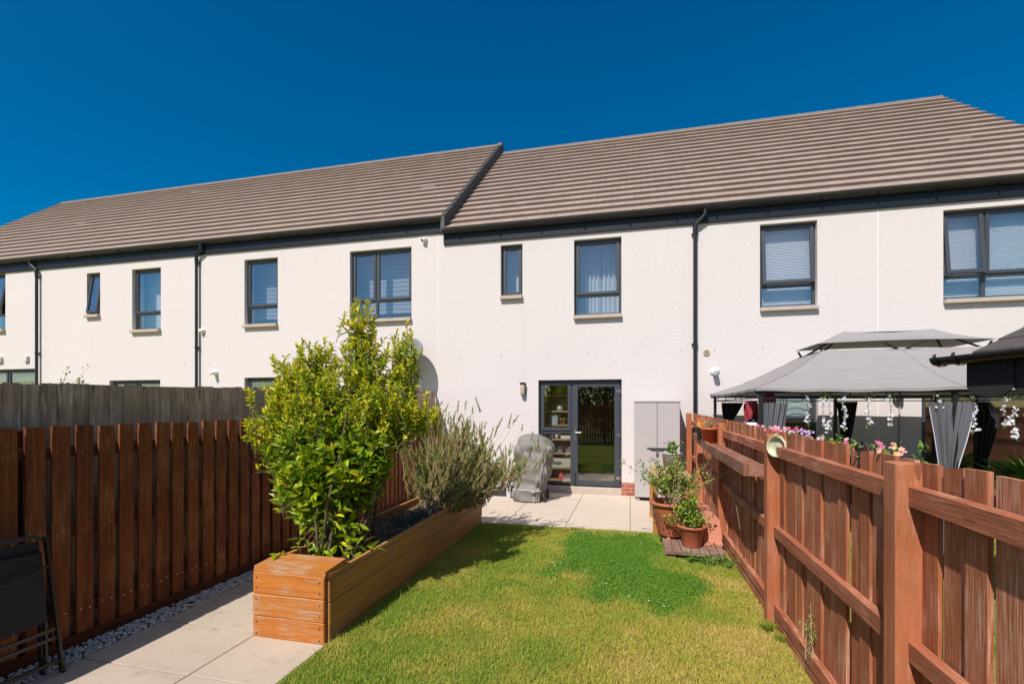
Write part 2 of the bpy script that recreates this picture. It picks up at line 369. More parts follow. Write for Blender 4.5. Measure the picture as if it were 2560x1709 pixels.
def shoot_leaves(base, tip, n, L, W, spread=.9, t0=.15, rng=RNG):
    """n leaves spiralling along a shoot"""
    t = np.linspace(t0, 1, n); base = np.array(base); tip = np.array(tip); ax = unit((tip-base)[None])[0]
    P = base+(tip-base)*t[:, None]; a = t*n*2.4+rng.random()*6.28
    u = np.cross(ax, [0.3, .2, 1.0]); u = u/np.linalg.norm(u); w = np.cross(ax, u)
    out = np.cos(a)[:, None]*u+np.sin(a)[:, None]*w
    sp = spread*(1.15-.65*t)[:, None]; D = unit(ax[None]*(1.1-sp*.55)+out*sp+rng.normal(0, .30, (n, 3)))
    return P, D, L*(.75+.5*rng.random(n))*(1-.25*np.abs(t-.6)), W*(.8+.4*rng.random(n))
def flat_flowers(P, size, rng=RNG, npet=5, facing=(-.3, -.6, .7)):
    """petalled discs"""
    Vs = []; Fs = []; k = 0
    for p in P:
        nrm = Vector(facing)+Vector(rng.normal(0, .35, 3)); nrm.normalize()
        x = nrm.orthogonal().normalized(); y = nrm.cross(x); s = size*(.75+.5*rng.random()); a0 = rng.random()*6
        c = Vector(p)
        for j in range(npet):
            a = a0+j*2*math.pi/npet; d = x*math.cos(a)+y*math.sin(a); q = x*math.cos(a+1.57)+y*math.sin(a+1.57)
            Vs += [c, c+d*s*.6-q*s*.38+nrm*s*.12, c+d*s+nrm*s*.2, c+d*s*.6+q*s*.38+nrm*s*.12]; Fs.append((k, k+1, k+2, k+3)); k += 4
    return np.array([tuple(v) for v in Vs]), np.array(Fs)

# ------------------------------------------------------------------ ground and setting
FACE = 9.6
def build_ground():
    g = MB(); g.box(-420, 420, -420, 420, -.5, -.03); tag(g.build('ground', M['thatch']), kind='structure')
    l = MB(); l.box(-2.13, 1.16, -3.6, 6.785, -.029, 0.0)
    tag(l.build('lawn', M['thatch']), kind='structure')
    # neighbour's garden on the right
    n = MB(); n.box(1.2, 14, -3.6, 9.3, -.029, -.004); tag(n.build('neighbour_lawn', M['thatch']), kind='structure')
    # patio
    b = MB(); b.box(-3.75, 1.1, 6.79, 9.75, -.029, -.006); tag(b.build('patio_bed', M['joint']), kind='structure')
    p = MB(); xs = [-3.7, -2.7, -1.8, -.9, .005, .66, 1.1]; ys = [6.79, 7.38, 7.98, 8.58, 9.18, 9.74]
    for i in range(len(xs)-1):
        for j in range(len(ys)-1):
            dz = random.uniform(-.001, .001)
            p.box(xs[i]+.004, xs[i+1]-.004, ys[j]+.004, ys[j+1]-.004, -.028, .002+dz, bev=.003)
    tag(p.build('patio', M['paving']), kind='structure')
    b = MB(); b.box(-3.66, -2.13, -3.6, 3.075, -.029, -.008); b.box(-3.66, -2.75, 3.075, 6.79, -.029, -.008); tag(b.build('path_bed', M['joint']), kind='structure')
    p = MB(); y = -3.48
    while y < 6.7:
        y1 = min(y+.6, 6.785)
        p.box(-3.655, -2.758, y+.005, y1-.005, -.027, random.uniform(-.001, .001), bev=.003)
        if y1 < 3.3: p.box(-2.749, -2.14, y+.005, min(y1, 3.075)-.005, -.027, random.uniform(-.001, .001), bev=.003)
        y = y1
    tag(p.build('path', M['slab']), kind='structure')
    gb = MB(); gb.box(-3.9, -3.665, -3.6, 9.5, -.029, -.01); tag(gb.build('gravel_bed', M['joint']), kind='structure')
    # white pebbles
    n = 6200; rng = np.random.default_rng(3)
    ico = [(0,0,1),(.894,0,.447),(.276,.851,.447),(-.724,.526,.447),(-.724,-.526,.447),(.276,-.851,.447),(.724,.526,-.447),(-.276,.851,-.447),(-.894,0,-.447),(-.276,-.851,-.447),(.724,-.526,-.447),(0,0,-1)]
    fac = np.array([(0,1,2),(0,2,3),(0,3,4),(0,4,5),(0,5,1),(1,6,2),(2,7,3),(3,8,4),(4,9,5),(5,10,1),(2,6,7),(3,7,8),(4,8,9),(5,9,10),(1,10,6),(6,11,7),(7,11,8),(8,11,9),(9,11,10),(10,11,6)])
    ico = np.array(ico); P = np.stack([rng.uniform(-3.85, -3.645, n), rng.uniform(1.2, 9.3, n), rng.uniform(-.004, .016, n)], 1)
    s = rng.uniform(.006, .0135, (n, 1, 3))*np.array([1, 1, .7]); ang = rng.random(n)*6.28
    V = ico[None]*(1+rng.normal(0, .14, (n, 12, 1)))*s
    c, q = np.cos(ang)[:, None], np.sin(ang)[:, None]
    V = np.stack([V[..., 0]*c-V[..., 1]*q, V[..., 0]*q+V[..., 1]*c, V[..., 2]], -1)+P[:, None]
    F = (np.arange(n)[:, None, None]*12+fac[None]).reshape(-1, 3)
    tag(npmesh('white_gravel', V.reshape(-1, 3), F, M['pebble'], None, np.repeat(rng.random(n), 20)), 'strip of white gravel along the foot of the brown left fence', 'gravel', kind='stuff')

CLOVER = [(-.68,6.6),(-.2,6.7),(.196,6.75),(.30,6.1),(.356,5.343),(.66,5.2),(.68,4.9),(.579,4.598),(.25,4.229),(.012,4.311),(-.373,4.559),(-.367,4.85),(-.871,5.044),(-.90,5.4),(-.80,5.9)]
def inside(x, y, poly):
    c = np.zeros(len(x), bool); j = len(poly)-1
    for i in range(len(poly)):
        xi, yi = poly[i]; xj, yj = poly[j]
        c ^= ((yi > y) != (yj > y)) & (x < (xj-xi)*(y-yi)/(yj-yi+1e-12)+xi); j = i
    return c
def build_grass():
    rng = np.random.default_rng(5)
    def field(x, y):
        wx = x+(smooth_noise(x, y, 3.5, 1)-.5)*.35+(smooth_noise(x, y, 12, 9)-.5)*.14; wy = y+(smooth_noise(x, y, 3.5, 2)-.5)*.5+(smooth_noise(x, y, 12, 8)-.5)*.16
        cl = inside(wx+rng.normal(0, .055, len(x)), wy+rng.normal(0, .085, len(x)), CLOVER)
        dry = .55*smooth_noise(x, y, 1.6, 4)+.45*smooth_noise(x, y, 5.5, 6)
        # browner strip along the right fence and the middle front, greener towards the planter
        dry = dry+.20*np.exp(-((x-1.0)/.35)**2)+.12*np.exp(-((y-3.8)/.9)**2)-.16*np.clip((-x-.9)/1.1, 0, 1)
        v = .72-.60*np.clip((dry-.30)*1.3, 0, 1)
        return cl, v
    def blades(n, x0, x1, y0, y1, hmin, hmax, w, name, label):
        x = rng.uniform(x0, x1, n); y = rng.uniform(y0, y1, n); cl, v = field(x, y)
        keep = (rng.random(n) < np.where(v < .3, .75, 1)); x, y, cl, v = x[keep], y[keep], cl[keep], v[keep]; n = len(x)
        r = np.clip(v+rng.normal(0, .14, n), .0, .8); r = np.where(cl, np.clip(.84+rng.normal(0, .07, n), .6, 1), r)
        h = rng.uniform(hmin, hmax, n)*np.where(cl, .85, .9+.4*smooth_noise(x, y, 4, 12)); a = rng.random(n)*6.28; lean = rng.uniform(.2, 1.1, n)*h
        wd = w*(.7+.6*rng.random(n)); dx, dy = np.cos(a), np.sin(a); b = rng.random(n)*6.28
        z0 = np.full(n, -.002)
        A = np.stack([x-dx*wd/2, y-dy*wd/2, z0], 1); B = np.stack([x+dx*wd/2, y+dy*wd/2, z0], 1)
        Mx = x+np.cos(b)*lean*.35; My = y+np.sin(b)*lean*.35
        C = np.stack([Mx+dx*wd*.42, My+dy*wd*.42, h*.6], 1); D = np.stack([Mx-dx*wd*.42, My-dy*wd*.42, h*.6], 1)
        T = np.stack([x+np.cos(b)*lean, y+np.sin(b)*lean, h], 1)
        V = np.stack([A, B, C, D, T], 1).reshape(-1, 3); i = np.arange(n)*5
        F = [];
        q = np.stack([i, i+1, i+2, i+3], 1); t = np.stack([i+3, i+2, i+4], 1)
        flat = np.concatenate([q.ravel(), t.ravel()])
        me = bpy.data.meshes.new(name); me.vertices.add(len(V)); me.vertices.foreach_set('co', V.astype(np.float32).ravel())
        me.loops.add(len(flat)); me.loops.foreach_set('vertex_index', flat.astype(np.int32)); me.polygons.add(2*n)
        me.polygons.foreach_set('loop_start', np.concatenate([np.arange(n)*4, 4*n+np.arange(n)*3]).astype(np.int32)); me.update(calc_edges=True)
        me.polygons.foreach_set('use_smooth', np.zeros(2*n, dtype=bool)); at = me.attributes.new('rnd', 'FLOAT', 'FACE'); at.data.foreach_set('value', np.concatenate([r, r]).astype(np.float32))
        me.materials.append(M['grass']); o = bpy.data.objects.new(name, me); COL.objects.link(o)
        tag(o, label, 'grass', kind='stuff')
    blades(120000, -2.12, 1.12, 2.2, 4.4, .016, .034, .0042, 'lawn_grass', 'short dry yellow green lawn grass between planter and right fence')
    blades(110000, -2.12, 1.12, 4.4, 6.82, .016, .032, .0052, 'far_lawn_grass', 'short lawn grass with dark clover patch in front of the patio')
    blades(2600, -2.12, 1.12, 2.2, 6.7, .04, .075, .0035, 'long_grass_stalks', 'scattered longer pale grass stalks standing out of the lawn')
    blades(26000, -2.12, 1.12, -3.4, 2.2, .02, .04, .008, 'near_lawn_grass', 'short lawn grass running back towards the viewer')
    blades(40000, 1.25, 10, -3.4, 9.2, .02, .05, .012, 'neighbour_grass', 'green lawn grass beyond the red brown right fence')
    # clover leaflets and heads
    n = 30000; x = rng.uniform(-1.1, .9, n); y = rng.uniform(4.1, 6.8, n); cl, v = field(x, y); x, y = x[cl], y[cl]; n = len(x)
    P = np.stack([x, y, rng.uniform(.012, .034, n)], 1); D = np.stack([rng.normal(0, 1, n), rng.normal(0, 1, n), rng.normal(.1, .25, n)], 1)
    V, F = leaves(P, D, rng.uniform(.010, .016, n), rng.uniform(.009, .014, n), .1, .05, rng)
    tag(npmesh('clover', V, F, M['grass'], None, np.repeat(np.clip(.9+rng.normal(0, .06, n), .7, 1), 2)), 'dark green clover patch spreading across the lawn', 'clover', kind='stuff')
    pts = [(-.55,6.55),(-.45,6.5),(-.1,6.6),(.02,6.55),(-.78,5.15),(-.72,5.1),(-.80,5.08),(-.2,4.62),(.0,4.40),(.10,4.45),(.27,4.30),(-.3,6.35),(.1,6.2),(.15,6.62),(-.62,5.3),(.35,4.5),(-.05,4.95)]
    m = MB()
    for i in range(13):
        if i < len(pts): px, py = pts[i]
        else: px, py = rng.uniform(-.8, .6), rng.uniform(4.3, 6.7)
        for k in range(1):
            m.lathe([(0, -.006), (.005, -.004), (.0065, 0), (.0045, .004), (0, .006)], (px+rng.normal(0, .03), py+rng.normal(0, .05), .036), 6)
    tag(m.build('clover_flowers', M['clover_flower']), 'tiny white clover heads dotted over the dark clover patch', 'clover flowers', kind='stuff')
    # brown grass tussocks at the fence post
    for (px, py, s, k, lab) in ((1.03, 4.07, .07, 150, 'green grass tuft at the foot of the middle right fence post'), (1.07, 3.9, .05, 60, 'small dry grass tuft just in front of the middle right fence post')):
        a = rng.random(k)*6.28; rr = rng.random(k)*s*.5
        P = np.stack([px+np.cos(a)*rr*.6, py+np.sin(a)*rr, np.zeros(k)], 1); D = np.stack([np.cos(a)*.5-.1, np.sin(a)*.5, np.ones(k)], 1)+rng.normal(0, .25, (k, 3))
        V, F = leaves(P, D, rng.uniform(.04, .10, k), np.full(k, .004), .05, .2, rng)
        tag(npmesh('grass_tuft', V, F, M['grass'], None, np.repeat(np.clip(.62+rng.normal(0, .15, k), .2, .95), 2)), lab, 'grass tuft')

# ------------------------------------------------------------------ houses
BACK = 18.0; SLOPE = .85
def build_window(house, x0, x1, z0, z1, bar=None, mull=None, blind='roller', tilt=0, tilt_which='all', sill=True, depth=.10, label=None, glass='glass'):
    yf = FACE+depth; fw = .052; fd = .07
    m = MB()
    def fr(mm, a0, a1, c0, c1, y0, y1, w):
        mm.box(a0, a0+w, y0, y1, c0, c1, bev=.004); mm.box(a1-w, a1, y0, y1, c0, c1, bev=.004)
        mm.box(a0+w, a1-w, y0, y1, c0, c0+w, bev=.004); mm.box(a0+w, a1-w, y0, y1, c1-w, c1, bev=.004)
    fr(m, x0+.001, x1-.001, z0+.001, z1-.001, yf, yf+fd, fw)
    zb = z0+(z1-z0)*bar if bar else None
    if zb: m.box(x0+fw, x1-fw, yf+.002, yf+fd-.002, zb-.028, zb+.028, bev=.004)
    xm = x0+(x1-x0)*mull if mull else None
    top0 = zb+.028 if zb else z0+fw
    if xm: m.box(xm-.03, xm+.03, yf+.001, yf+fd-.001, z0+fw, z1-fw, bev=.004)
    # trickle vent
    m.box(x0+(x1-x0)*.25, x1-(x1-x0)*.2, yf-.012, yf+.001, z1-.04, z1-.018, bev=.003)
    w = m.build('window', M['frame'], house)
    if label: w['label'] = label
    cols = [(x0+fw, xm-.03), (xm+.03, x1-fw)] if xm else [(x0+fw, x1-fw)]
    for k, (a0, a1) in enumerate(cols):
        s = MB(); a0s, a1s = a0-.012, a1+.012; c0, c1 = top0-.012, z1-fw+.012
        fr(s, a0s, a1s, c0, c1, yf-.022, yf+.03, .058)
        pn = MB(); g = .057; pn.box(a0s+g, a1s-g, yf+.0, yf+.006, c0+g, c1-g)
        sa = s.build('sash', M['frame'], w); pa = pn.build('pane', M[glass], w)
        if tilt and (tilt_which == 'all' or tilt_which == k):
            for o in (sa, pa):
                piv = Vector((0, yf, c1))-world_loc(house)
                o.matrix_local = Matrix.Translation(piv) @ Matrix.Rotation(R(-tilt), 4, 'X') @ Matrix.Translation(-piv)
        if zb:
            q = MB(); q.box(a0, a1, yf+.02, yf+.026, z0+fw, zb-.028); q.build('pane', M[glass], w)
    if sill:
        q = MB(); q.box(x0-.004, x1+.004, FACE-.085, FACE+depth-.002, z0-.07, z0-.001, bev=.006); q.build('sill', M['sill'], w)
    yb = FACE+(.52 if blind == 'curtain' else .46)
    if blind == 'roller':
        b = MB(); b.box(x0-.12, x1+.12, yb, yb+.004, z0+.10, z1+.15); b.build('blind', M['blind'], w)
    elif blind == 'zebra':
        b = MB(); b.box(x0-.12, x1+.12, yb, yb+.004, z0+.20, z1+.15); b.build('blind', M['zebra'], w)
    elif blind == 'venetian':
        b = MB(); z = z0+.07; yv = FACE+.24
        while z < z1+.05:
            b.hexa([(x0-.03, yv-.012, z-.010), (x1+.03, yv-.012, z-.010), (x1+.03, yv+.012, z+.012), (x0-.03, yv+.012, z+.012),
                    (x0-.03, yv-.012, z-.008), (x1+.03, yv-.012, z-.008), (x1+.03, yv+.012, z+.014), (x0-.03, yv+.012, z+.014)]); z += .028
        b.box(x0-.03, x1+.03, yv+.016, yv+.020, z0+.02, z1+.05)
        b.build('blind', M['slat'], w)
    elif blind == 'curtain':
        for a, c in ((x0+.08, x0+.50), (x1-.40, x1+.05)):
            b = MB(); b.grid(lambda u, v: (a+(c-a)*u, yb+.03*math.sin(u*30+a*9)+.012*math.sin(u*71), z0-.1+(z1-z0+.3)*v), 60, 4); b.build('curtain', M['curtain_w'], w, True)
        b = MB(); b.box(x0-.2, x1+.2, yb+.25, yb+.26, z0-.05, z1+.2); b.build('net', M['blind'], w)
    elif blind == 'film':
        b = MB(); b.box(x0+fw, x1-fw, yf+.034, yf+.036, z0+(z1-z0)*.40, z1-fw); b.build('film', M['film'], w)
    return w

def facade_wall(house, x0, x1, z0, z1, openings, thick=.32):
    xs = sorted({x0, x1} | {v for o in openings for v in o[:2]}); zs = sorted({z0, z1} | {v for o in openings for v in o[2:4]})
    m = MB(); ya, yb = FACE, FACE+thick
    for i in range(len(xs)-1):
        for j in range(len(zs)-1):
            cx, cz = (xs[i]+xs[i+1])/2, (zs[j]+zs[j+1])/2
            if any(o[0] < cx < o[1] and o[2] < cz < o[3] for o in openings): continue
            a, b, c, d = xs[i], xs[i+1], zs[j], zs[j+1]
            m.quad((a, ya, c), (b, ya, c), (b, ya, d), (a, ya, d), .5); m.quad((b, yb, c), (a, yb, c), (a, yb, d), (b, yb, d), .5)
    for o in openings:
        a, b, c, d = o[:4]
        m.quad((a, ya, c), (a, ya, d), (a, yb, d), (a, yb, c), .5); m.quad((b, ya, d), (b, ya, c), (b, yb, c), (b, yb, d), .5)
        m.quad((a, ya, d), (b, ya, d), (b, yb, d), (a, yb, d), .5); m.quad((a, ya, c), (a, yb, c), (b, yb, c), (b, ya, c), .5)
    return m

def build_house(name_label, x0, x1, step, openings, gable_left=False, gable_right=False, roof_vents=(), verge=False, door=None):
    h = thing('terraced_house', name_label, 'house', ((x0+x1)/2, FACE, 0))
    e = 5.42+step; plinth = .245
    m = facade_wall(h, x0, x1, plinth, e, openings)
    for side, flag, xs in ((-1, gable_left, x0), (1, gable_right, x1)):
        if flag:
            pk = (5.40+step)+SLOPE*(14.02-9.5)-.12
            gm = MB(); gm.add([(xs, FACE, -.02), (xs, BACK, -.02), (xs, BACK, e-.1), (xs, 14.02, pk), (xs, FACE, e-.1)], [(0,1,2,3,4)] if side > 0 else [(4,3,2,1,0)], .5); gm.build('gable_wall', M['render'], h)
    m.build('wall', M['render'], h)
    xx = x0+.35
    while xx < x1-.2:
        if not any(o[0]-.1 < xx < o[1]+.1 and o[2] < 2.75 < o[3]+.1 for o in openings): wv = MB(); wv.box(xx-.003, xx+.003, FACE-.002, FACE+.002, 2.735+random.uniform(-.015, .02), 2.785); wv.build('weep_slot', M['verge'], h)
        xx += random.uniform(.75, 1.0)
    m = MB(); m.quad((x1, BACK, 0), (x0, BACK, 0), (x0, BACK, e-.1), (x1, BACK, e-.1), .5); m.build('rear_wall', M['render'], h)
    dx0, dx1 = door if door else (None, None)
    segs = [(x0, x1)] if not door else [(x0, dx0), (dx1, x1)]
    for a, c in segs: b = MB(); b.box(a, c, FACE-.018, FACE+.3, -.03, plinth+.004); b.build('plinth', M['brick'], h)
    # rooms
    r = MB(); ix0, ix1 = x0+.12, x1-.12; iy0, iy1 = FACE+.33, 13.6
    for zf, zc in ((.12, 2.55), (2.80, 5.35+step)):
        r.quad((ix0, iy1, zf), (ix1, iy1, zf), (ix1, iy1, zc), (ix0, iy1, zc), .5)
        r.quad((ix0, iy0, zf), (ix0, iy1, zf), (ix0, iy1, zc), (ix0, iy0, zc), .5); r.quad((ix1, iy1, zf), (ix1, iy0, zf), (ix1, iy0, zc), (ix1, iy1, zc), .5)
        r.quad((ix0, iy0, zc), (ix0, iy1, zc), (ix1, iy1, zc), (ix1, iy0, zc), .5)
    r.quad((ix0, iy0, 2.80), (ix1, iy0, 2.80), (ix1, iy1, 2.80), (ix0, iy1, 2.80), .5)
    r.build('room', M['interior'], h)
    f = MB(); y = iy0-.3
    while y < iy1: f.box(ix0, ix1, y, y+.14, .08, .12); y += .142
    f.build('floor', M['oak'], h)
    # roof: courses of real tiles
    y0, z0, gauge = 9.475, 5.385+step, .338; n = 18
    dl = math.hypot(1, SLOPE); uy, uz = 1/dl, SLOPE/dl; ny, nz = -uz, uy; t = MB(); rx0, rx1 = x0-(.06 if gable_left else 0), x1+(.06 if gable_right else 0)
    for k in range(n):
        s0 = k*gauge; s1 = s0+gauge+.05; x = rx0-(.15 if k % 2 else 0); 
        while x < rx1-.001:
            a, c = max(x, rx0), min(x+.30, rx1); x += .30
            if c-a < .01: continue
            lift = random.uniform(0, .003); g = .0022
            def P(xx, s, hh): return (xx, y0+uy*s+ny*hh, z0+uz*s+nz*hh)
            t.hexa([P(a+g, s0, .0), P(c-g, s0, .0), P(c-g, s1, -.012), P(a+g, s1, -.012), P(a+g, s0, .072+lift), P(c-g, s0, .072+lift), P(c-g, s1, .010), P(a+g, s1, .010)])
    roof = t.build('roof', M['tile'], h)
    yr, zr = y0+uy*n*gauge, z0+uz*n*gauge
    u = MB(); u.hexa([(rx0, y0+.03, z0-.06), (rx1, y0+.03, z0-.06), (rx1, yr, zr-.06), (rx0, yr, zr-.06), (rx0, y0+.03, z0-.025), (rx1, y0+.03, z0-.025), (rx1, yr, zr-.025), (rx0, yr, zr-.025)])
    u.hexa([(rx0, yr+.01, zr-.06), (rx1, yr+.01, zr-.06), (rx1, BACK+.3, z0-.06), (rx0, BACK+.3, z0-.06), (rx0, yr+.01, zr), (rx1, yr+.01, zr), (rx1, BACK+.3, z0), (rx0, BACK+.3, z0)])
    u.build('roof_underlay', M['verge'], h)
    rd = MB(); x = rx0
    while x < rx1-.01:
        c = min(x+.45, rx1)
        rd.tube([(x+.002, yr+.02, zr-.035), (c-.03, yr+.02, zr-.035), (c-.03, yr+.02, zr-.035), (c-.001, yr+.02, zr-.035)], [.10, .10, .108, .108], 12); x = c
    rd.build('ridge', M['ridge'], roof, True)
    # fascia, gutter
    fa = MB(); fx1 = x1 if not verge else x1+.0
    fa.box(rx0, fx1, FACE-.042, FACE+.02, 5.125+step, 5.385+step, bev=.004); fa.build('fascia', M['dark'], h)
    gu = MB(); gx0, gx1 = (x0-.0, x1+.0); gc = (FACE-.112, 5.40+step)
    prof = [(math.cos(math.pi+math.pi*k/10)*.06, math.sin(math.pi+math.pi*k/10)*.06) for k in range(11)]
    pr = [(gc[0]+p[0], gc[1]+p[1]) for p in prof]+[(gc[0]+p[0]*.93, gc[1]+p[1]*.93) for p in prof[::-1]]
    nn = len(pr); gu.add([(gx0, a, b2) for a, b2 in pr]+[(gx1, a, b2) for a, b2 in pr], [(i, (i+1) % nn, nn+(i+1) % nn, nn+i) for i in range(nn)]+[tuple(range(nn)), tuple(range(2*nn-1, nn-1, -1))])
    gu.tube([(gx0, gc[0]-.058, gc[1]+.002), (gx1, gc[0]-.058, gc[1]+.002)], .006, 6)
    x = x0+.35
    while x < x1:
        gu.box(x-.014, x+.014, gc[0]-.066, FACE-.042, gc[1]-.068, gc[1]-.058); gu.box(x-.014, x+.014, FACE-.058, FACE-.0425, gc[1]-.12, gc[1]-.05); x += .86
    gu.build('gutter', M['pipe'], h, False)
    for vx, vy in roof_vents:
        s = (vy-y0)/uy; v = MB()
        def P(xx, ss, hh): return (xx, y0+uy*ss+ny*hh, z0+uz*ss+nz*hh)
        v.hexa([P(vx-.2, s-.12, .0), P(vx+.2, s-.12, .0), P(vx+.2, s+.14, .0), P(vx-.2, s+.14, .0), P(vx-.17, s-.10, .065), P(vx+.17, s-.10, .065), P(vx+.19, s+.14, .035), P(vx-.19, s+.14, .035)])
        v.build('roof_vent', M['tile'] if vx != -2.41 else M['ridge'], h)
    if verge:
        v = MB(); k = 0
        while k < n:
            s0, s1 = k*gauge, (k+1)*gauge+.02
            def P(xx, ss, hh): return (xx, y0+uy*ss+ny*hh, z0+uz*ss+nz*hh)
            v.hexa([P(x1-.02, s0, -.16), P(x1+.075, s0, -.16), P(x1+.072, s1, -.16), P(x1-.02, s1, -.16), P(x1-.02, s0, .066), P(x1+.075, s0, .066), P(x1+.072, s1, .046), P(x1-.02, s1, .046)]); k += 1
        v.tube([(x1-.02, yr+.02, zr-.02), (x1+.09, yr+.02, zr-.02)], .125, 14)
        v.box(x1-.02, x1+.068, FACE-.16, FACE+.0, 5.10+step, 5.42+step)
        v.build('verge', M['verge'], h)
    return h

def downpipe(house, x, step, hop=.28, side=1):
    m = MB(); y = FACE-.075; zt = 5.33+step; xo = x+side*.17
    m.tube([(xo, FACE-.112, zt+.03), (xo, FACE-.112, zt-.06), (xo-side*.01, FACE-.110, zt-.09), (x+side*.01, y-.003, zt-.235), (x, y, zt-.27), (x, y, zt-.36)], .036, 12)
    m.tube([(xo, FACE-.112, zt-.02), (xo, FACE-.112, zt-.075)], .043, 12); m.tube([(x, y, zt-.27), (x, y, zt-.36)], .043, 12)
    m.tube([(x, y, zt-.34), (x, y, .05)], .034, 12)
    z = zt-.40
    while z > .3:
        m.tube([(x, y, z-.02), (x, y, z+.02)], .041, 12); m.box(x-.055, x+.055, FACE-.05, FACE-.0, z-.013, z+.013); z -= 2.05
    o = m.build('downpipe', M['pipe'], house, False); return o

def build_houses():
    # house far left
    O = [(-17.35, -16.66, 3.84, 5.39), (-19.2, -18.3, 3.64, 5.18), (-17.9, -15.47, .14, 2.74)]
    c = build_house('white rendered terraced house at the far left end of the row', -21.36, -15.41, .262, O, gable_left=True, roof_vents=[(-16.66, 11.57)])
    build_window(c, *O[0], bar=.27, blind='roller', tilt=11); build_window(c, *O[1], bar=.27, blind='roller')
    w = build_window(c, *O[2], mull=.5, blind=None, sill=False, glass='glass_door')
    b = MB()
    for k in range(26): b.box(-17.8+k*.09, -17.75+k*.09, FACE+.22, FACE+.24, 2.45, 2.58)
    b.build('blind', M['blind'], w)
    downpipe(c, -15.38, .262, side=-1)
    for x in (-15.84, -16.82):
        v = MB(); v.box(x-.075, x+.075, FACE-.07, FACE, 2.93, 3.08, bev=.01); v.build('vent_cover', M['grey_bead'], c)
    # second house from left
    O = [(-13.73, -13.28, 4.09, 5.18), (-12.23, -11.32, 3.64, 5.18), (-12.97, -11.34, .14, 2.385)]
    c = build_house('white rendered terraced house with a small tilted open upstairs window', -15.41, -10.2, .262, O, roof_vents=[(-14.16, 13.23)])
    build_window(c, *O[0], blind='roller', tilt=8, label='narrow window tilted open'); build_window(c, *O[1], bar=.27, blind='roller')
    build_window(c, *O[2], mull=.5, blind='roller', sill=False, glass='glass_door')
    downpipe(c, -10.16, .262, side=1)
    # house left of the centre
    O = [(-8.85, -7.93, 3.64, 5.18), (-6.056, -4.569, 3.63, 5.165), (-8.85, -7.6, 1.0, 2.40), (-6.2, -4.55, .14, 2.36)]
    c = build_house('white rendered terraced house behind the leafy shrub with satellite dish', -10.2, -3.82, .262, O, roof_vents=[(-4.9, 11.35)], verge=True)
    build_window(c, *O[0], bar=.27, blind='zebra'); build_window(c, *O[1], bar=.27, mull=.41, blind='zebra', label='wide two part window')
    build_window(c, *O[2], blind=None); build_window(c, *O[3], mull=.45, blind='roller', sill=False, glass='glass_door')
    j = MB(); j.box(-3.958, -3.946, FACE-.004, FACE+.001, .25, 5.36); j.build('joint_bead', M['bead'], c)
    f = MB(); f.lathe([(.07, 0), (.062, .03), (.045, .09), (.045, .16), (0, .16)], (-9.66, FACE, 2.53), 14, (0, -1, -.1)); f.build('boiler_flue', M['white'], c, True)
    # centre house
    O = [(-2.582, -2.123, 3.975, 5.03), (-1.077, -.16, 3.51, 5.015), (-1.795, -.155, .03, 2.25)]
    c = build_house('white rendered house in the centre with grey glazed patio door', -3.82, 1.17, 0, O, roof_vents=[(-2.41, 12.94)], door=(-1.795, -.155))
    build_window(c, *O[0], blind='roller', label='narrow upstairs window'); w = build_window(c, *O[1], bar=.27, blind='curtain', label='upstairs window with white curtains')
    downpipe(c, 1.175, 0, side=1)
    build_door(c, *O[2])
    # house on the right
    O = [(2.295, 3.225, 3.505, 5.02), (5.11, 6.58, 3.505, 5.01), (2.295, 3.235, .95, 2.26), (4.80, 6.55, .03, 2.25)]
    c = build_house('white rendered end house on the right behind the grey gazebo', 1.17, 7.41, 0, O, gable_right=True, roof_vents=[(6.27, 11.35)])
    build_window(c, *O[0], bar=.27, blind='venetian', tilt=5); build_window(c, *O[1], bar=.27, mull=.42, blind='venetian', tilt=6, tilt_which=0)
    build_window(c, *O[2], bar=.40, blind='film'); build_window(c, *O[3], mull=.53, blind=None, sill=False, glass='glass_door', label='glazed patio doors')
    j = MB(); j.box(4.150, 4.162, FACE-.004, FACE+.001, .25, 5.1); j.build('joint_bead', M['bead'], c)
    f = MB(); f.lathe([(.065, 0), (.060, .02), (.045, .022), (.04, .015), (0, .015)], (1.383, FACE, 2.725), 18, (0, -1, 0))
    for k in range(-2, 3): f.box(1.345, 1.421, FACE-.024, FACE-.018, 2.722+k*.016, 2.728+k*.016)
    f.build('wall_vent', M['vent'], c)
    f = MB(); f.lathe([(.095, 0), (.09, .015), (.05, .03), (.05, .15), (.045, .15), (.04, .10), (0, .10)], (1.528, FACE, 2.36), 18, (0, -1, -.25))
    for k in range(4): f.box(1.49, 1.566, FACE-.165, FACE-.150, 2.30+k*.022, 2.308+k*.022)
    f.build('boiler_flue', M['white'], c, True)

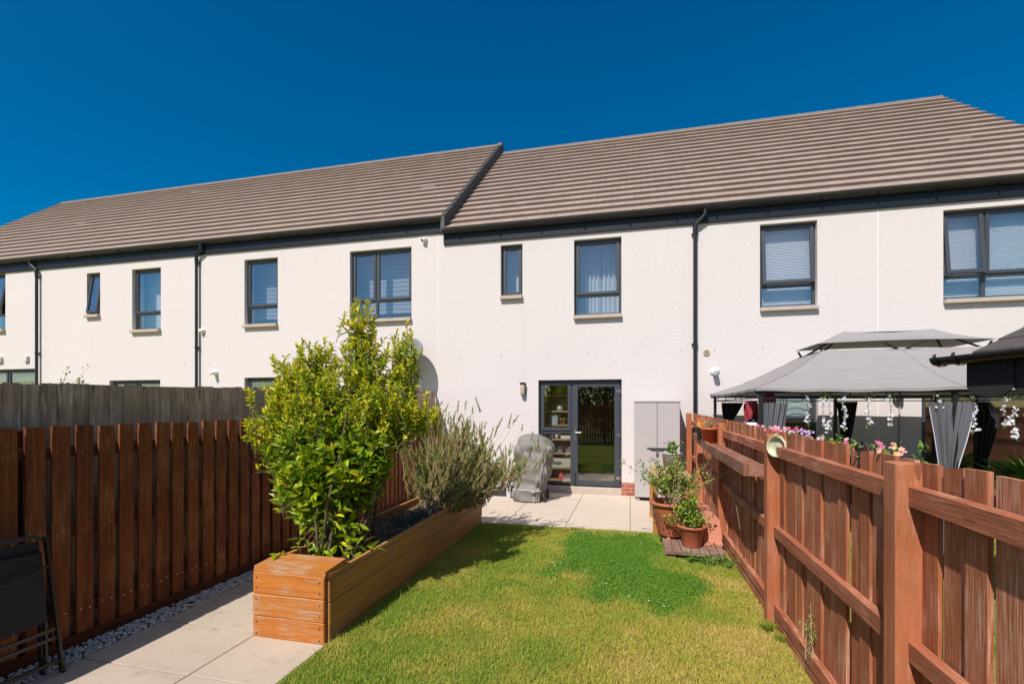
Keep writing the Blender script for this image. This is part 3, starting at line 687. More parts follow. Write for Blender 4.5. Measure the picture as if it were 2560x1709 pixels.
def build_door(h, x0, x1, z0, z1):
    yf = FACE+.10; m = MB(); z0f = .137; xm = -1.128; w = .055
    def fr(mm, a0, a1, c0, c1, y0, y1, wd, wb=None):
        wb = wb or wd
        mm.box(a0, a0+wd, y0, y1, c0, c1, bev=.004); mm.box(a1-wd, a1, y0, y1, c0, c1, bev=.004)
        mm.box(a0+wd, a1-wd, y0, y1, c0, c0+wb, bev=.004); mm.box(a0+wd, a1-wd, y0, y1, c1-wd, c1, bev=.004)
    fr(m, x0+.001, x1-.001, z0f, z1-.001, yf, yf+.07, w); m.box(xm-.032, xm+.032, yf+.001, yf+.069, z0f+w, z1-w)
    zb = 1.215; m.box(x0+w, xm-.032, yf+.001, yf+.069, zb-.03, zb+.03, bev=.004)
    f = m.build('door_frame', M['frame'], h)
    s = MB(); fr(s, x0+w-.012, xm-.02, zb+.018, z1-w+.012, yf-.022, yf+.03, .062); s.build('sash', M['frame'], f)
    p = MB(); p.box(x0+w+.05, xm-.082, yf, yf+.006, zb+.08, z1-w-.05); p.build('pane', M['glass_door'], f)
    p = MB(); p.box(x0+w, xm-.032, yf+.02, yf+.026, z0f+w, zb-.03); p.build('pane', M['glass_door'], f)
    d = MB(); fr(d, xm+.02, x1-w+.012, z0f+.02, z1-w+.012, yf-.024, yf+.03, .098, .10); dl = d.build('door_leaf', M['frame'], h)
    p = MB(); p.box(xm+.117, x1-w-.085, yf, yf+.006, z0f+.119, z1-w-.085); p.build('pane', M['glass_door'], dl)
    a = MB(); hx = xm+.062; a.box(hx-.016, hx+.016, yf-.034, yf-.024, 1.05, 1.29, bev=.005)
    a.tube([(hx, yf-.03, 1.205), (hx, yf-.07, 1.205), (hx+.02, yf-.075, 1.205), (hx+.125, yf-.072, 1.207)], .010, 10); a.lathe([(0,0),(.012,0),(.012,.006),(0,.006)], (hx, yf-.034, 1.10), 12, (0,-1,0)); a.build('handle', M['metal'], dl)
    a = MB(); a.tube([(hx, yf-.026, .42), (hx, yf-.05, .40), (hx, yf-.05, .28), (hx, yf-.026, .26)], .007, 8); a.box(hx-.014, hx+.014, yf-.034, yf-.024, .17, .25); a.build('door_bolt', M['black_metal'], dl)
    for z in (2.02, 1.16, .32):
        a = MB(); a.box(x1-w-.055, x1-w+.03, yf-.036, yf-.024, z-.022, z+.022, bev=.003); a.tube([(x1-w+.02, yf-.04, z-.05), (x1-w+.02, yf-.04, z+.03)], .011, 10); a.build('hinge', M['metal'], dl)
    t = MB(); t.box(x0-.0, x1+.0, FACE-.02, FACE+.32, .0, .128, bev=.006); t.build('threshold', M['sill'], h)

def build_indoor_shelf():
    s = thing('shelf_unit', 'pale wooden shelf unit inside behind the glass beside the patio door', 'shelf', (-1.4, 10.15, .12))
    ya, yb = 10.0, 10.28; xs0, xs1 = -1.74, -1.08
    m = MB()
    for x in (xs0, xs1): m.box(x-.012, x+.012, ya, yb, .12, 2.0)
    m.build('side_panel', M['shelfwood'], s)
    b = MB(); b.box(xs0-.01, xs1+.01, yb+.002, yb+.012, .12, 2.0); b.build('back_panel', M['oak'], s)
    lv = [.19, .44, .742, 1.033, 1.33, 1.616, 1.95]
    for z in lv:
        q = MB(); q.box(xs0+.013, xs1-.013, ya-.004, yb, z-.014, z+.014); q.build('shelf', M['shelfwood'], s)
    def obj(nm, lab, cat, mb, mat): o = mb.build(nm, mat, None, True); tag(o, lab, cat)
    q = MB(); q.lathe([(0,0),(.062,0),(.075,.13),(.068,.13),(.06,.03),(0,.03)], (-1.43, 10.1, 1.631), 18); obj('white_pot', 'white pot on the top lit shelf behind the glass', 'pot', q, M['white'])
    q = MB()
    for k in range(5): q.box(-1.62+k*.032, -1.592+k*.032, 10.02, 10.18, 1.345, 1.55-.02*(k % 3))
    tag(q.build('books', M['book']), 'row of pale blue books on the second shelf behind the glass', 'books')
    t = thing('potted_plant', 'small pink pot with succulent on the shelf behind the glass', 'potted plant', (-1.38, 10.1, 1.345))
    q = MB(); q.lathe([(0,0),(.045,0),(.062,.10),(.068,.10),(.068,.12),(.058,.12),(.055,.08),(0,.08)], (-1.38, 10.1, 1.345), 18); q.build('pot', M['terracotta_pale'], t, True)
    n = 60; P = np.array([-1.38, 10.1, 1.46])+RNG.normal(0, .02, (n, 3)); D = RNG.normal(0, 1, (n, 3))+np.array([0, 0, .8]); V, F = leaves(P, D, np.full(n, .06), np.full(n, .02)); npmesh('foliage', V, F, M['fresh'], t, np.repeat(RNG.random(n), 2))
    for k, (x, r, hh, mt, lab) in enumerate(((-1.60, .035, .07, 'white', 'small round white clock on the middle shelf behind the glass'), (-1.49, .035, .08, 'cream', 'cream cup on the middle shelf behind the glass'))):
        q = MB(); q.lathe([(0,0),(r*.8,0),(r,hh*.5),(r*.85,hh),(r*.7,hh),(0,hh*.8)], (x, 10.06, 1.048), 14); obj('ornament', lab, 'ornament', q, M[mt])
    q = MB(); q.box(-1.40, -1.20, 10.02, 10.2, 1.048, 1.11, bev=.008); tag(q.build('white_box', M['white']), 'flat white box on the middle shelf behind the glass', 'box')
    j = thing('watering_jug', 'cream watering jug with thin spout on the shelf behind the glass', 'jug', (-1.42, 10.08, .756))
    q = MB(); q.lathe([(0,0),(.062,0),(.066,.07),(.052,.13),(.046,.13),(.05,.02),(0,.02)], (-1.42, 10.08, .756), 18); q.build('body', M['cream'], j, True)
    q = MB(); q.tube([(-1.47, 10.07, .80), (-1.52, 10.06, .85), (-1.55, 10.05, .91)], [.012, .008, .006], 8); q.build('spout', M['cream'], j, True)
    c = thing('wooden_crate', 'pale wooden crate with black lettering on the lower shelf behind the glass', 'crate', (-1.4, 10.1, .454))
    q = MB(); q.box(-1.68, -1.12, 9.985, 10.24, .455, .64, bev=.004); q.build('box', M['cream'], c)
    q = MB()
    for a, b2, z0, z1 in ((-1.56,-1.535,.54,.55),(-1.53,-1.515,.52,.575),(-1.528,-1.49,.565,.578),(-1.50,-1.485,.52,.575),(-1.475,-1.44,.565,.578),(-1.475,-1.462,.52,.57),(-1.455,-1.44,.52,.57),(-1.43,-1.415,.52,.575),(-1.43,-1.385,.545,.556),(-1.405,-1.388,.52,.575),(-1.378,-1.35,.54,.55),(-1.525,-1.40,.514,.522)): q.box(a, b2, 9.981, 9.984, z0, z1)
    q.build('lettering', M['black_metal'], c)
    q = MB(); q.lathe([(.07,0),(.06,.06),(.03,.12),(0,.13)], (-1.40, 10.1, .205), 12); tag(q.build('red_pot', M['red_plastic'], None, True), 'small red thing on the bottom shelf behind the glass', 'toy')
    # tripod put indoors to stand in for its reflection in the glass
    t = thing('tripod', 'black tripod put inside in place of its reflection in the patio door glass', 'tripod', (-.36, 10.9, .12))
    for a in (0, 2.1, 4.2):
        q = MB(); q.tube([(-.36, 10.9, 1.35), (-.36+.28*math.cos(a), 10.9+.28*math.sin(a), .12)], [.012, .009], 8); q.build('leg', M['black_metal'], t)
    q = MB(); q.tube([(-.36, 10.9, 1.2), (-.36, 10.9, 1.5)], .014, 8); q.box(-.40, -.32, 10.87, 10.93, 1.48, 1.54, bev=.01); q.build('column', M['black_metal'], t)

def wall_fittings():
    l = thing('wall_lamp', 'black topped wall lamp with amber glass beside the patio door', 'lamp', (-2.10, FACE, 2.07))
    q = MB(); q.box(-2.158, -2.052, FACE-.02, FACE, 1.96, 2.205, bev=.006); q.box(-2.156, -2.054, FACE-.115, FACE-.02, 2.155, 2.205, bev=.012); q.build('bracket', M['black_metal'], l)
    q = MB(); q.lathe([(0,0),(.044,0),(.048,.02),(.05,.19),(.045,.2)], (-2.105, FACE-.07, 1.955), 16); q.build('lamp_shade', M['lampglass'], l, True)
    for x, y, z, mt, lab, d in ((-4.253, FACE, 5.27, 'white', 'white dome security camera high on the wall under the step in the eaves', (-.5,-.8,-.4)), (-10.03, FACE, 3.55, 'white', 'white security camera beside the left black downpipe', (-.75,-.6,-.25))):
        c = thing('security_camera', lab, 'camera', (x, y, z), 'security cameras on the house walls')
        q = MB(); q.lathe([(.06,0),(.06,.025),(.045,.035),(0,.036)], (x, y, z), 16, (0,-1,0)); q.build('base', M[mt], c, True)
        dv = Vector(d).normalized(); p = Vector((x, y-.045, z)); q = MB(); q.lathe([(0,-.05),(.035,-.045),(.045,-.02),(.045,.06),(.04,.065),(0,.06)], p, 16, dv); q.build('body', M[mt], c, True)
        q = MB(); q.lathe([(.03,.0615),(.03,.068),(0,.07)], p, 14, dv); q.build('lens', M['black_metal'], c, True)
    # satellite dish
    s = thing('satellite_dish', 'round grey satellite dish on the wall above the grey fence', 'satellite dish', (-4.5, FACE, 2.75))
    nrm = Vector((-.22, -.88, .42)).normalized(); cc = Vector((-4.47, 9.22, 2.79))
    q = MB(); q.lathe([(r, .25*r*r/.36-.03) for r in (0, .1, .2, .28, .34, .37)]+[(.375, .008), (.37, -.004)]+[(r, .25*r*r/.36-.045) for r in (.34, .28, .2, .1, 0)], cc, 36, nrm); q.build('dish', M['dish'], s, True)
    q = MB(); q.tube([cc-nrm*.04, (-4.5, FACE-.08, 2.66), (-4.5, FACE, 2.60)], .02, 8); q.box(-4.56, -4.44, FACE-.012, FACE, 2.5, 2.7); q.build('bracket', M['dish'], s)
    f = cc+nrm*.36+Vector((0, 0, -.12)); q = MB(); q.tube([cc+Vector((0, 0, -.34)), f], .012, 8); q.lathe([(0,-.05),(.03,-.04),(.03,.04),(0,.05)], f, 12, nrm); q.build('receiver_arm', M['dish'], s)
    q = MB(); q.tube([(-4.47, FACE-.05, 2.62), (-4.40, FACE-.02, 2.4), (-4.32, FACE-.012, 2.28), (-4.30, FACE-.01, 2.1), (-4.30, FACE-.01, .6)], .007, 6); q.build('cable', M['white'], s)
    # wall light with conduit on the right house
    w = thing('wall_light', 'grey wall lantern with cable conduit behind the gazebo garlands', 'lamp', (4.45, FACE, 1.95))
    q = MB(); q.tube([(4.46, FACE-.10, 1.84), (4.46, FACE-.10, 2.16)], .035, 12); q.lathe([(.035,0),(.08,.01),(.075,.12),(.035,.16)], (4.42, FACE-.11, 1.90), 14); q.box(4.43, 4.49, FACE-.08, FACE, 1.9, 2.1); q.build('lantern', M['metal'], w, True)
    q = MB(); q.tube([(4.47, FACE-.015, 1.9), (4.47, FACE-.015, .3)], .013, 8); q.build('conduit', M['grey_pot'], w)

# ------------------------------------------------------------------ fences
def build_right_fence():
    f = thing('garden_fence', 'red brown timber fence running along the right side of the lawn', 'fence', (1.1, 3, 0))
    posts = [.45, 2.33, 4.22, 6.37, 8.35]; top = lambda y: 1.50+max(0, y-2.2)*.0135
    for y in posts:
        q = MB(); z1 = 1.49+max(0, y-2.3)*.006; q.box(1.05, 1.156, y-.05, y+.05, -.03, z1, bev=.005); q.build('post', M['post'], f)
    q = MB(); q.box(1.0, 1.09, 9.28, 9.37, -.03, 1.60, bev=.005); q.build('post', M['post'], f)
    allp = [-1.5]+posts+[9.5]
    for i in range(len(allp)-1):
        a, b = allp[i]+.052, allp[i+1]-.052
        if i == 0: a = -1.5
        if i == len(allp)-2: b = 9.5
        q = MB(); y = a-.05
        while y < b-.01:
            w = random.uniform(.098, .116); near = y < 2.3
            y1 = min(y+w, b+.05); t = top(y)+random.uniform(-.006, .006); dx = random.choice([-.009, -.004, 0, .006, .011]); c = random.choice([0, 0, .012]); tl = random.uniform(-.004, .004)
            q.hexa([(1.136+dx, y, .10), (1.154+dx, y, .10), (1.154+dx, y1, .10), (1.136+dx, y1, .10), (1.136+dx, y, t+tl), (1.154+dx, y, t+tl), (1.154+dx, y1, t-c), (1.136+dx, y1, t-c)])
            if t > 0:
                pass
            y = y1+(random.uniform(.022, .036) if near else random.uniform(.006, .020))
        q.build('board_panel', M['fence_z'], f)
        for z0, h in ((1.318, .083), (.690, .085), (.08, .085)):
            q = MB(); sl = .010; za, zb = z0+(a-2.3)*sl*.8, z0+(b-2.3)*sl*.8
            q.hexa([(1.094, a, za), (1.1335, a, za), (1.1335, b, zb), (1.094, b, zb), (1.094, a, za+h-.006), (1.1335, a, za+h), (1.1335, b, zb+h), (1.094, b, zb+h-.006)]); q.build('rail', M['fence_y'], f)
        q = MB(); q.box(1.098, 1.128, a, b, -.03, .072, bev=.003); q.build('gravel_board', M['fence_y'], f)
    # a shelf fixed to the fence
    s = thing('fence_shelf', 'weathered wooden shelf bracketed around the right fence post', 'shelf', (1.0, 6, 1.26))
    q = MB(); q.hexa([(.935, 4.31, 1.205), (1.09, 4.31, 1.205), (1.09, 6.31, 1.225), (.935, 6.31, 1.225), (.935, 4.31, 1.23), (1.09, 4.31, 1.23), (1.09, 6.31, 1.25), (.935, 6.31, 1.25)]); q.build('shelf_board', M['shelf_y'], s)
    q = MB(); q.hexa([(.945, 6.315, 1.225), (1.045, 6.315, 1.225), (1.045, 7.95, 1.255), (.965, 7.95, 1.255), (.945, 6.315, 1.25), (1.045, 6.315, 1.25), (1.045, 7.95, 1.28), (.965, 7.95, 1.28)]); q.build('shelf_board', M['shelf_y'], s)
    q = MB(); q.hexa([(.90, 4.28, 1.155), (.934, 4.28, 1.155), (.934, 6.29, 1.175), (.90, 6.29, 1.175), (.90, 4.28, 1.255), (.934, 4.28, 1.255), (.934, 6.29, 1.272), (.90, 6.29, 1.272)]); q.build('front_board', M['shelf_y'], s)
    q = MB(); q.hexa([(.905, 6.295, 1.178), (.94, 6.295, 1.178), (.985, 7.98, 1.215), (.95, 7.98, 1.215), (.905, 6.295, 1.276), (.94, 6.295, 1.276), (.985, 7.98, 1.31), (.95, 7.98, 1.31)]); q.build('front_board', M['shelf_y'], s)
    q = MB(); q.box(.936, 1.0485, 4.272, 4.305, 1.156, 1.253); q.build('end_board', M['shelf_y'], s)
    q = MB(); q.box(.97, 1.15, 7.985, 8.02, 1.21, 1.305); q.build('end_board', M['shelf_y'], s)

def build_left_fences():
    f = thing('board_fence', 'brown stained board fence in shade along the left path', 'fence', (-3.86, 3, 0))
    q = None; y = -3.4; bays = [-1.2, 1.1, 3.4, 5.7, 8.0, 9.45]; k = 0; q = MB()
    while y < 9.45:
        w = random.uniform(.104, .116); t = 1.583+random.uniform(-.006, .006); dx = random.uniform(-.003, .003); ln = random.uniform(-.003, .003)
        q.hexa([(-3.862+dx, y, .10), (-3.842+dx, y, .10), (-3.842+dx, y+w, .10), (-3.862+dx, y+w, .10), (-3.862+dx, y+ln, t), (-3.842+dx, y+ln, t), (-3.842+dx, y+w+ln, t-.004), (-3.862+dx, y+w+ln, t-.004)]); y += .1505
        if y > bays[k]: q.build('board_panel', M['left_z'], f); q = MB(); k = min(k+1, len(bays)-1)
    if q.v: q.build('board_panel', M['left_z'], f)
    for a, b in ((-3.4, 1.1), (1.1, 3.4), (3.4, 5.7), (5.7, 9.45)):
        q = MB(); y = -3.4
        while y < 9.4:
            if a <= y < b:
                for z in (.26, .84, 1.40):
                    for o in (.03, .08): q.lathe([(0, 0), (.0045, 0), (.0045, .0045), (0, .0045)], (-3.8425, y+o+random.uniform(-.006, .006), z+random.uniform(-.012, .012)), 6, (1, 0, 0))
            y += .1505
        q.build('nails', M['metal'], f)
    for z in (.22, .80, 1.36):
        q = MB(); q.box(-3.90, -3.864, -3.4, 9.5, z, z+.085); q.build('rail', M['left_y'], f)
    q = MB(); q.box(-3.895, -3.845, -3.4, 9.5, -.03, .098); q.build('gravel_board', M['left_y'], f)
    for y in (-2.3, 0, 2.3, 4.6, 6.9, 9.3):
        q = MB(); q.box(-3.98, -3.902, y-.04, y+.04, -.03, 1.56); q.build('post', M['left_y'], f)
    g = thing('grey_fence', 'tall weathered grey board fence rising behind the brown fence', 'fence', (-4.02, 3, 0))
    y = -3.4; q = MB(); k = 0; top = lambda y: 1.875+max(-.05, (y-2.3)*.0235)
    while y < 9.55:
        w = random.choice([.1, .1, .1, .142, .15, .2]); t = top(y)+random.uniform(-.008, .008); dx = random.uniform(-.004, .004)
        if 4.07 < y < 4.18: t -= .13
        y1 = min(y+w, 9.56)
        q.hexa([(-4.02+dx, y, .05), (-4.0+dx, y, .05), (-4.0+dx, y1, .05), (-4.02+dx, y1, .05), (-4.02+dx, y, t), (-4.0+dx, y, t), (-4.0+dx, y1, t+.002), (-4.02+dx, y1, t+.002)]); y = y1+random.choice([.003, .004, .006])
        if y > bays[k]: q.build('board_panel', M['grey_z'], g); q = MB(); k = min(k+1, len(bays)-1)
    if q.v: q.build('board_panel', M['grey_z'], g)
    for z in (.3, 1.0, 1.62):
        q = MB(); q.box(-4.07, -4.024, -3.4, 9.5, z, z+.09); q.build('rail', M['grey_z'], g)
    e = thing('far_side_fence', 'brown board fence along the far side of the neighbouring garden', 'fence', (9.3, 3, 0))
    q = MB(); y = -3.6
    while y < 9.5: q.box(9.29, 9.31, y, y+.12, .03, 1.7+random.uniform(-.01, .01)); y += .13
    q.build('board_panel', M['fence_z'], e)
    for z in (.3, .9, 1.45): q = MB(); q.box(9.25, 9.287, -3.6, 9.5, z, z+.08); q.build('rail', M['fence_y'], e)
    # fence behind the viewer (seen mirrored in the glass)
    b = thing('back_fence', 'brown board fence closing the garden behind the viewer', 'fence', (-1, -3.7, 0))
    q = MB(); x = -3.9
    while x < 9.2: q.box(x, x+.1, -3.72, -3.70, .03, 1.8+random.uniform(-.01, .01)); x += .125
    q.build('board_panel', M['left_z'], b)
    q = MB()
    for z in (.3, .9, 1.5): q.box(-3.9, 9.28, -3.76, -3.724, z, z+.08)
    q.build('rail', M['left_y'], b)

# ------------------------------------------------------------------ planter and shrubs
def build_planter():
    p = thing('planter_box', 'long orange brown wooden planter box between path and lawn', 'planter', (-2.43, 4.9, 0))
    x0, x1, y0, y1 = -2.744, -2.127, 3.07, 6.84
    zs = [(-.02, .152), (.155, .318), (.321, .483)]
    for i, (a, b) in enumerate(zs):
        q = MB(); q.box(x0-.012, x1-.020, y0-(.003 if i == 1 else 0), y0+.034, a, b, bev=.006); q.build('front_board', M['plank_x'], p)
    q = MB(); q.hexa([(x0-.004, y0+.003, .487), (x1-.012, y0+.003, .487), (x1-.012, y0+.27, .505), (x0-.004, y0+.27, .505), (x0-.004, y0+.006, .525), (x1-.012, y0+.006, .525), (x1-.012, y0+.27, .545), (x0-.004, y0+.27, .545)]); q.build('cap_board', M['plank_x'], p)
    for i, (a, b) in enumerate([(-.02, .118), (.121, .287), (.290, .452), (.455, .500)]):
        q = MB(); q.box(x1-.034, x1+(.003 if i == 1 else 0), y0+.036, y1, a, b, bev=.005); q.build('side_board', M['plank_y'], p)
        q = MB(); q.box(x0, x0+.034, y0+.036, y1, a, b+(.02 if i == 3 else 0), bev=.005); q.build('side_board', M['plank_y'], p)
    q = MB()
    for a, b in zs:
        for xx in (x0+.022, x1-.055):
            for zz in (a+.045, b-.04): q.lathe([(0, -.001), (.0055, -.001), (.0055, .0012), (0, .0008)], (xx, y0-.003, zz), 8, (0, -1, 0))
    for yy in (3.13, 4.3, 5.5, 6.75):
        for zz in (.07, .16, .25, .33, .42): q.lathe([(0, -.001), (.0055, -.001), (.0055, .0012), (0, .0008)], (x1+.003, yy, zz), 8, (1, 0, 0))
    q.build('screws', M['black_metal'], p)
    q = MB(); q.box(x0+.035, x1-.035, y1-.034, y1, -.02, .49, bev=.004); q.build('end_board', M['plank_x'], p)
    q = MB(); q.grid(lambda u, v: (x0+.03+(x1-x0-.06)*u, y0+.03+(y1-y0-.06)*v, .425+.02*math.sin(u*9+v*31)+.012*math.sin(v*77+u*21)), 16, 90); q.build('soil', M['soil'], p, True)
    n = 2600; rng = np.random.default_rng(8); q = MB()
    P = np.stack([rng.uniform(x0+.05, x1-.05, n), rng.uniform(4.4, 6.7, n), rng.uniform(.43, .462, n)], 1); D = rng.normal(0, 1, (n, 3))*np.array([1, 1, .3])
    V, F = leaves(P, D, rng.uniform(.015, .035, n), rng.uniform(.008, .014, n), .15, .1, rng)
    o = npmesh('bark_chippings', V, F, M['chip'], p, np.repeat(rng.random(n), 2)); o['kind'] = 'stuff'

# laurel: lobes given as (X, Y, Z, radius across, radius along Y, radius up, leafy shoots, leaf length, yellowness)
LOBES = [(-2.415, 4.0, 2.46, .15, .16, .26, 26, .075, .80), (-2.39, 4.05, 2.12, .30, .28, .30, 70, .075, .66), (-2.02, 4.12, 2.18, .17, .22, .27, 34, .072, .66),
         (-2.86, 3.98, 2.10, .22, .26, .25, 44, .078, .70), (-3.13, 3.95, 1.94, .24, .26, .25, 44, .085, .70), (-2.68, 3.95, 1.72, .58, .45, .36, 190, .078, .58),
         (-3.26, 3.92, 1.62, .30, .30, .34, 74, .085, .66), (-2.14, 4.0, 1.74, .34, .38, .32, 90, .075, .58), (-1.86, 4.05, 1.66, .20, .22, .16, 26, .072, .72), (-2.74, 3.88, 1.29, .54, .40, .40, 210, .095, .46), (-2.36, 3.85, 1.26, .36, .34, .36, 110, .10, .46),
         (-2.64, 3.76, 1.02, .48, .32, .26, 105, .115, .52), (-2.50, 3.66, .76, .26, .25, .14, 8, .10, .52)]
def build_laurel():
    s = thing('laurel_shrub', 'tall bushy evergreen shrub with glossy yellow green leaves in the planter', 'shrub', (-2.5, 3.85, .43))
    rng = np.random.default_rng(21); st = MB(); bases = [(bx_, by_+.14) for bx_, by_ in [(-2.58, 3.48), (-2.50, 3.42), (-2.46, 3.60), (-2.62, 3.62), (-2.36, 3.55), (-2.42, 3.80), (-2.56, 3.9), (-2.34, 3.95), (-2.50, 3.7), (-2.44, 3.40), (-2.30, 3.72)]]
    Vs = []; Fs = []; Rs = []; off = 0
    tops = []
    for i, (lx, ly, lz, rx, ry, rz, n, L, yl) in enumerate(LOBES):
        bx, by = bases[i % len(bases)]
        b = Vector((bx, by, .41)); t = Vector((lx, ly, lz+rz*.4)); mid = b.lerp(t, .5)+Vector((-(t.x-b.x)*.25+rng.normal(0, .03), .12+rng.normal(0, .04), .08))
        pts = [b, b.lerp(mid, .5)+Vector((rng.normal(0, .02), rng.normal(0, .02), .03)), mid, mid.lerp(t, .5), t]
        st.tube(pts, [.021, .017, .013, .009, .004], 7); tops.append((mid, t))
    for k in range(9):
        bx, by = bases[k]; b = Vector((bx+rng.normal(0, .05), by+rng.normal(0, .06), .41)); l = LOBES[(k*5) % 12]; t = Vector((l[0]+rng.normal(0, .15), l[1]+rng.normal(0, .15), l[2]))
        t = b.lerp(t, .62); st.tube([b, b.lerp(t, .35)+Vector((rng.normal(0, .03), rng.normal(0, .03), .05)), b.lerp(t, .7), t], [.014, .011, .008, .004], 6)
    tw = MB()
    for i, (lx, ly, lz, rx, ry, rz, n, L, yl) in enumerate(LOBES):
        for k in range(int(n*(1.3 if lz > 1.5 else .95))):
            d = rng.normal(0, 1, 3); d /= np.linalg.norm(d); rad = rng.random()**.38
            tip = np.array([lx, ly, lz])+d*np.array([rx, ry, rz])*rad
            out = unit(np.array([[d[0]*.6, d[1]*.6, .75+.4*d[2]]])+rng.normal(0, .28, (1, 3)))[0]
            upper = lz > 1.5
            if upper and d[2] > .35 and rng.random() < .45: tip = tip+np.array([0, 0, rng.uniform(.03, .11)]); out = unit(np.array([[out[0]*.4, out[1]*.4, 1.0]]))[0]
            ln = rng.uniform(.16, .30); base = tip-out*ln
            m = int(rng.integers(15, 23)) if upper else int(rng.integers(8, 13)); big = L*(.70 if upper else 1.08)
            P, D, LL, WW = shoot_leaves(base, tip, m, big, big*.42, 1.0, .12, rng)
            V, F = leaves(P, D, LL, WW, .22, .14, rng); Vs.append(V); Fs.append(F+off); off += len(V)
            hi = np.linspace(-.16, .18, m); r = np.clip(yl+(.12 if lz > 1.5 else -.10)+hi+.12*(rad-.6)+rng.normal(0, .20, m), .0, .95); r = np.where(rng.random(m) < .012, 1.0, r); Rs.append(np.repeat(r, 2))  # lower leaves coloured darker for the shaded inside of the shrub
            tw.tube([base-out*.05, tip], [.0035, .0018], 4, cap=False)
            if k % 2 == 0:
                a = Vector(tops[i][0]).lerp(tops[i][1], rng.random()); tw.tube([a, a.lerp(Vector(base), .5)+Vector((0, 0, .02)), base], [.005, .004, .003], 4, cap=False)
    # low leafy suckers near the soil
    for k in range(17):
        b = np.array([rng.uniform(-2.68, -2.22), rng.uniform(3.36, 3.9), .43]); tip = b+np.array([rng.normal(0, .06), rng.normal(-.02, .05), rng.uniform(.08, .22)])
        m = int(rng.integers(5, 9)); P, D, LL, WW = shoot_leaves(b, tip, m, .105, .045, 1.1, .2, rng); V, F = leaves(P, D, LL, WW, .2, .2, rng)
        Vs.append(V); Fs.append(F+off); off += len(V); Rs.append(np.repeat(np.clip(.66+rng.normal(0, .15, m), .2, 1), 2)); tw.tube([b, tip], [.004, .002], 5)
    st.build('stem', M['bark'], s, True); tw.build('twigs', M['bark'], s)
    npmesh('foliage', np.concatenate(Vs), np.concatenate(Fs), M['laurel'], s, np.concatenate(Rs))

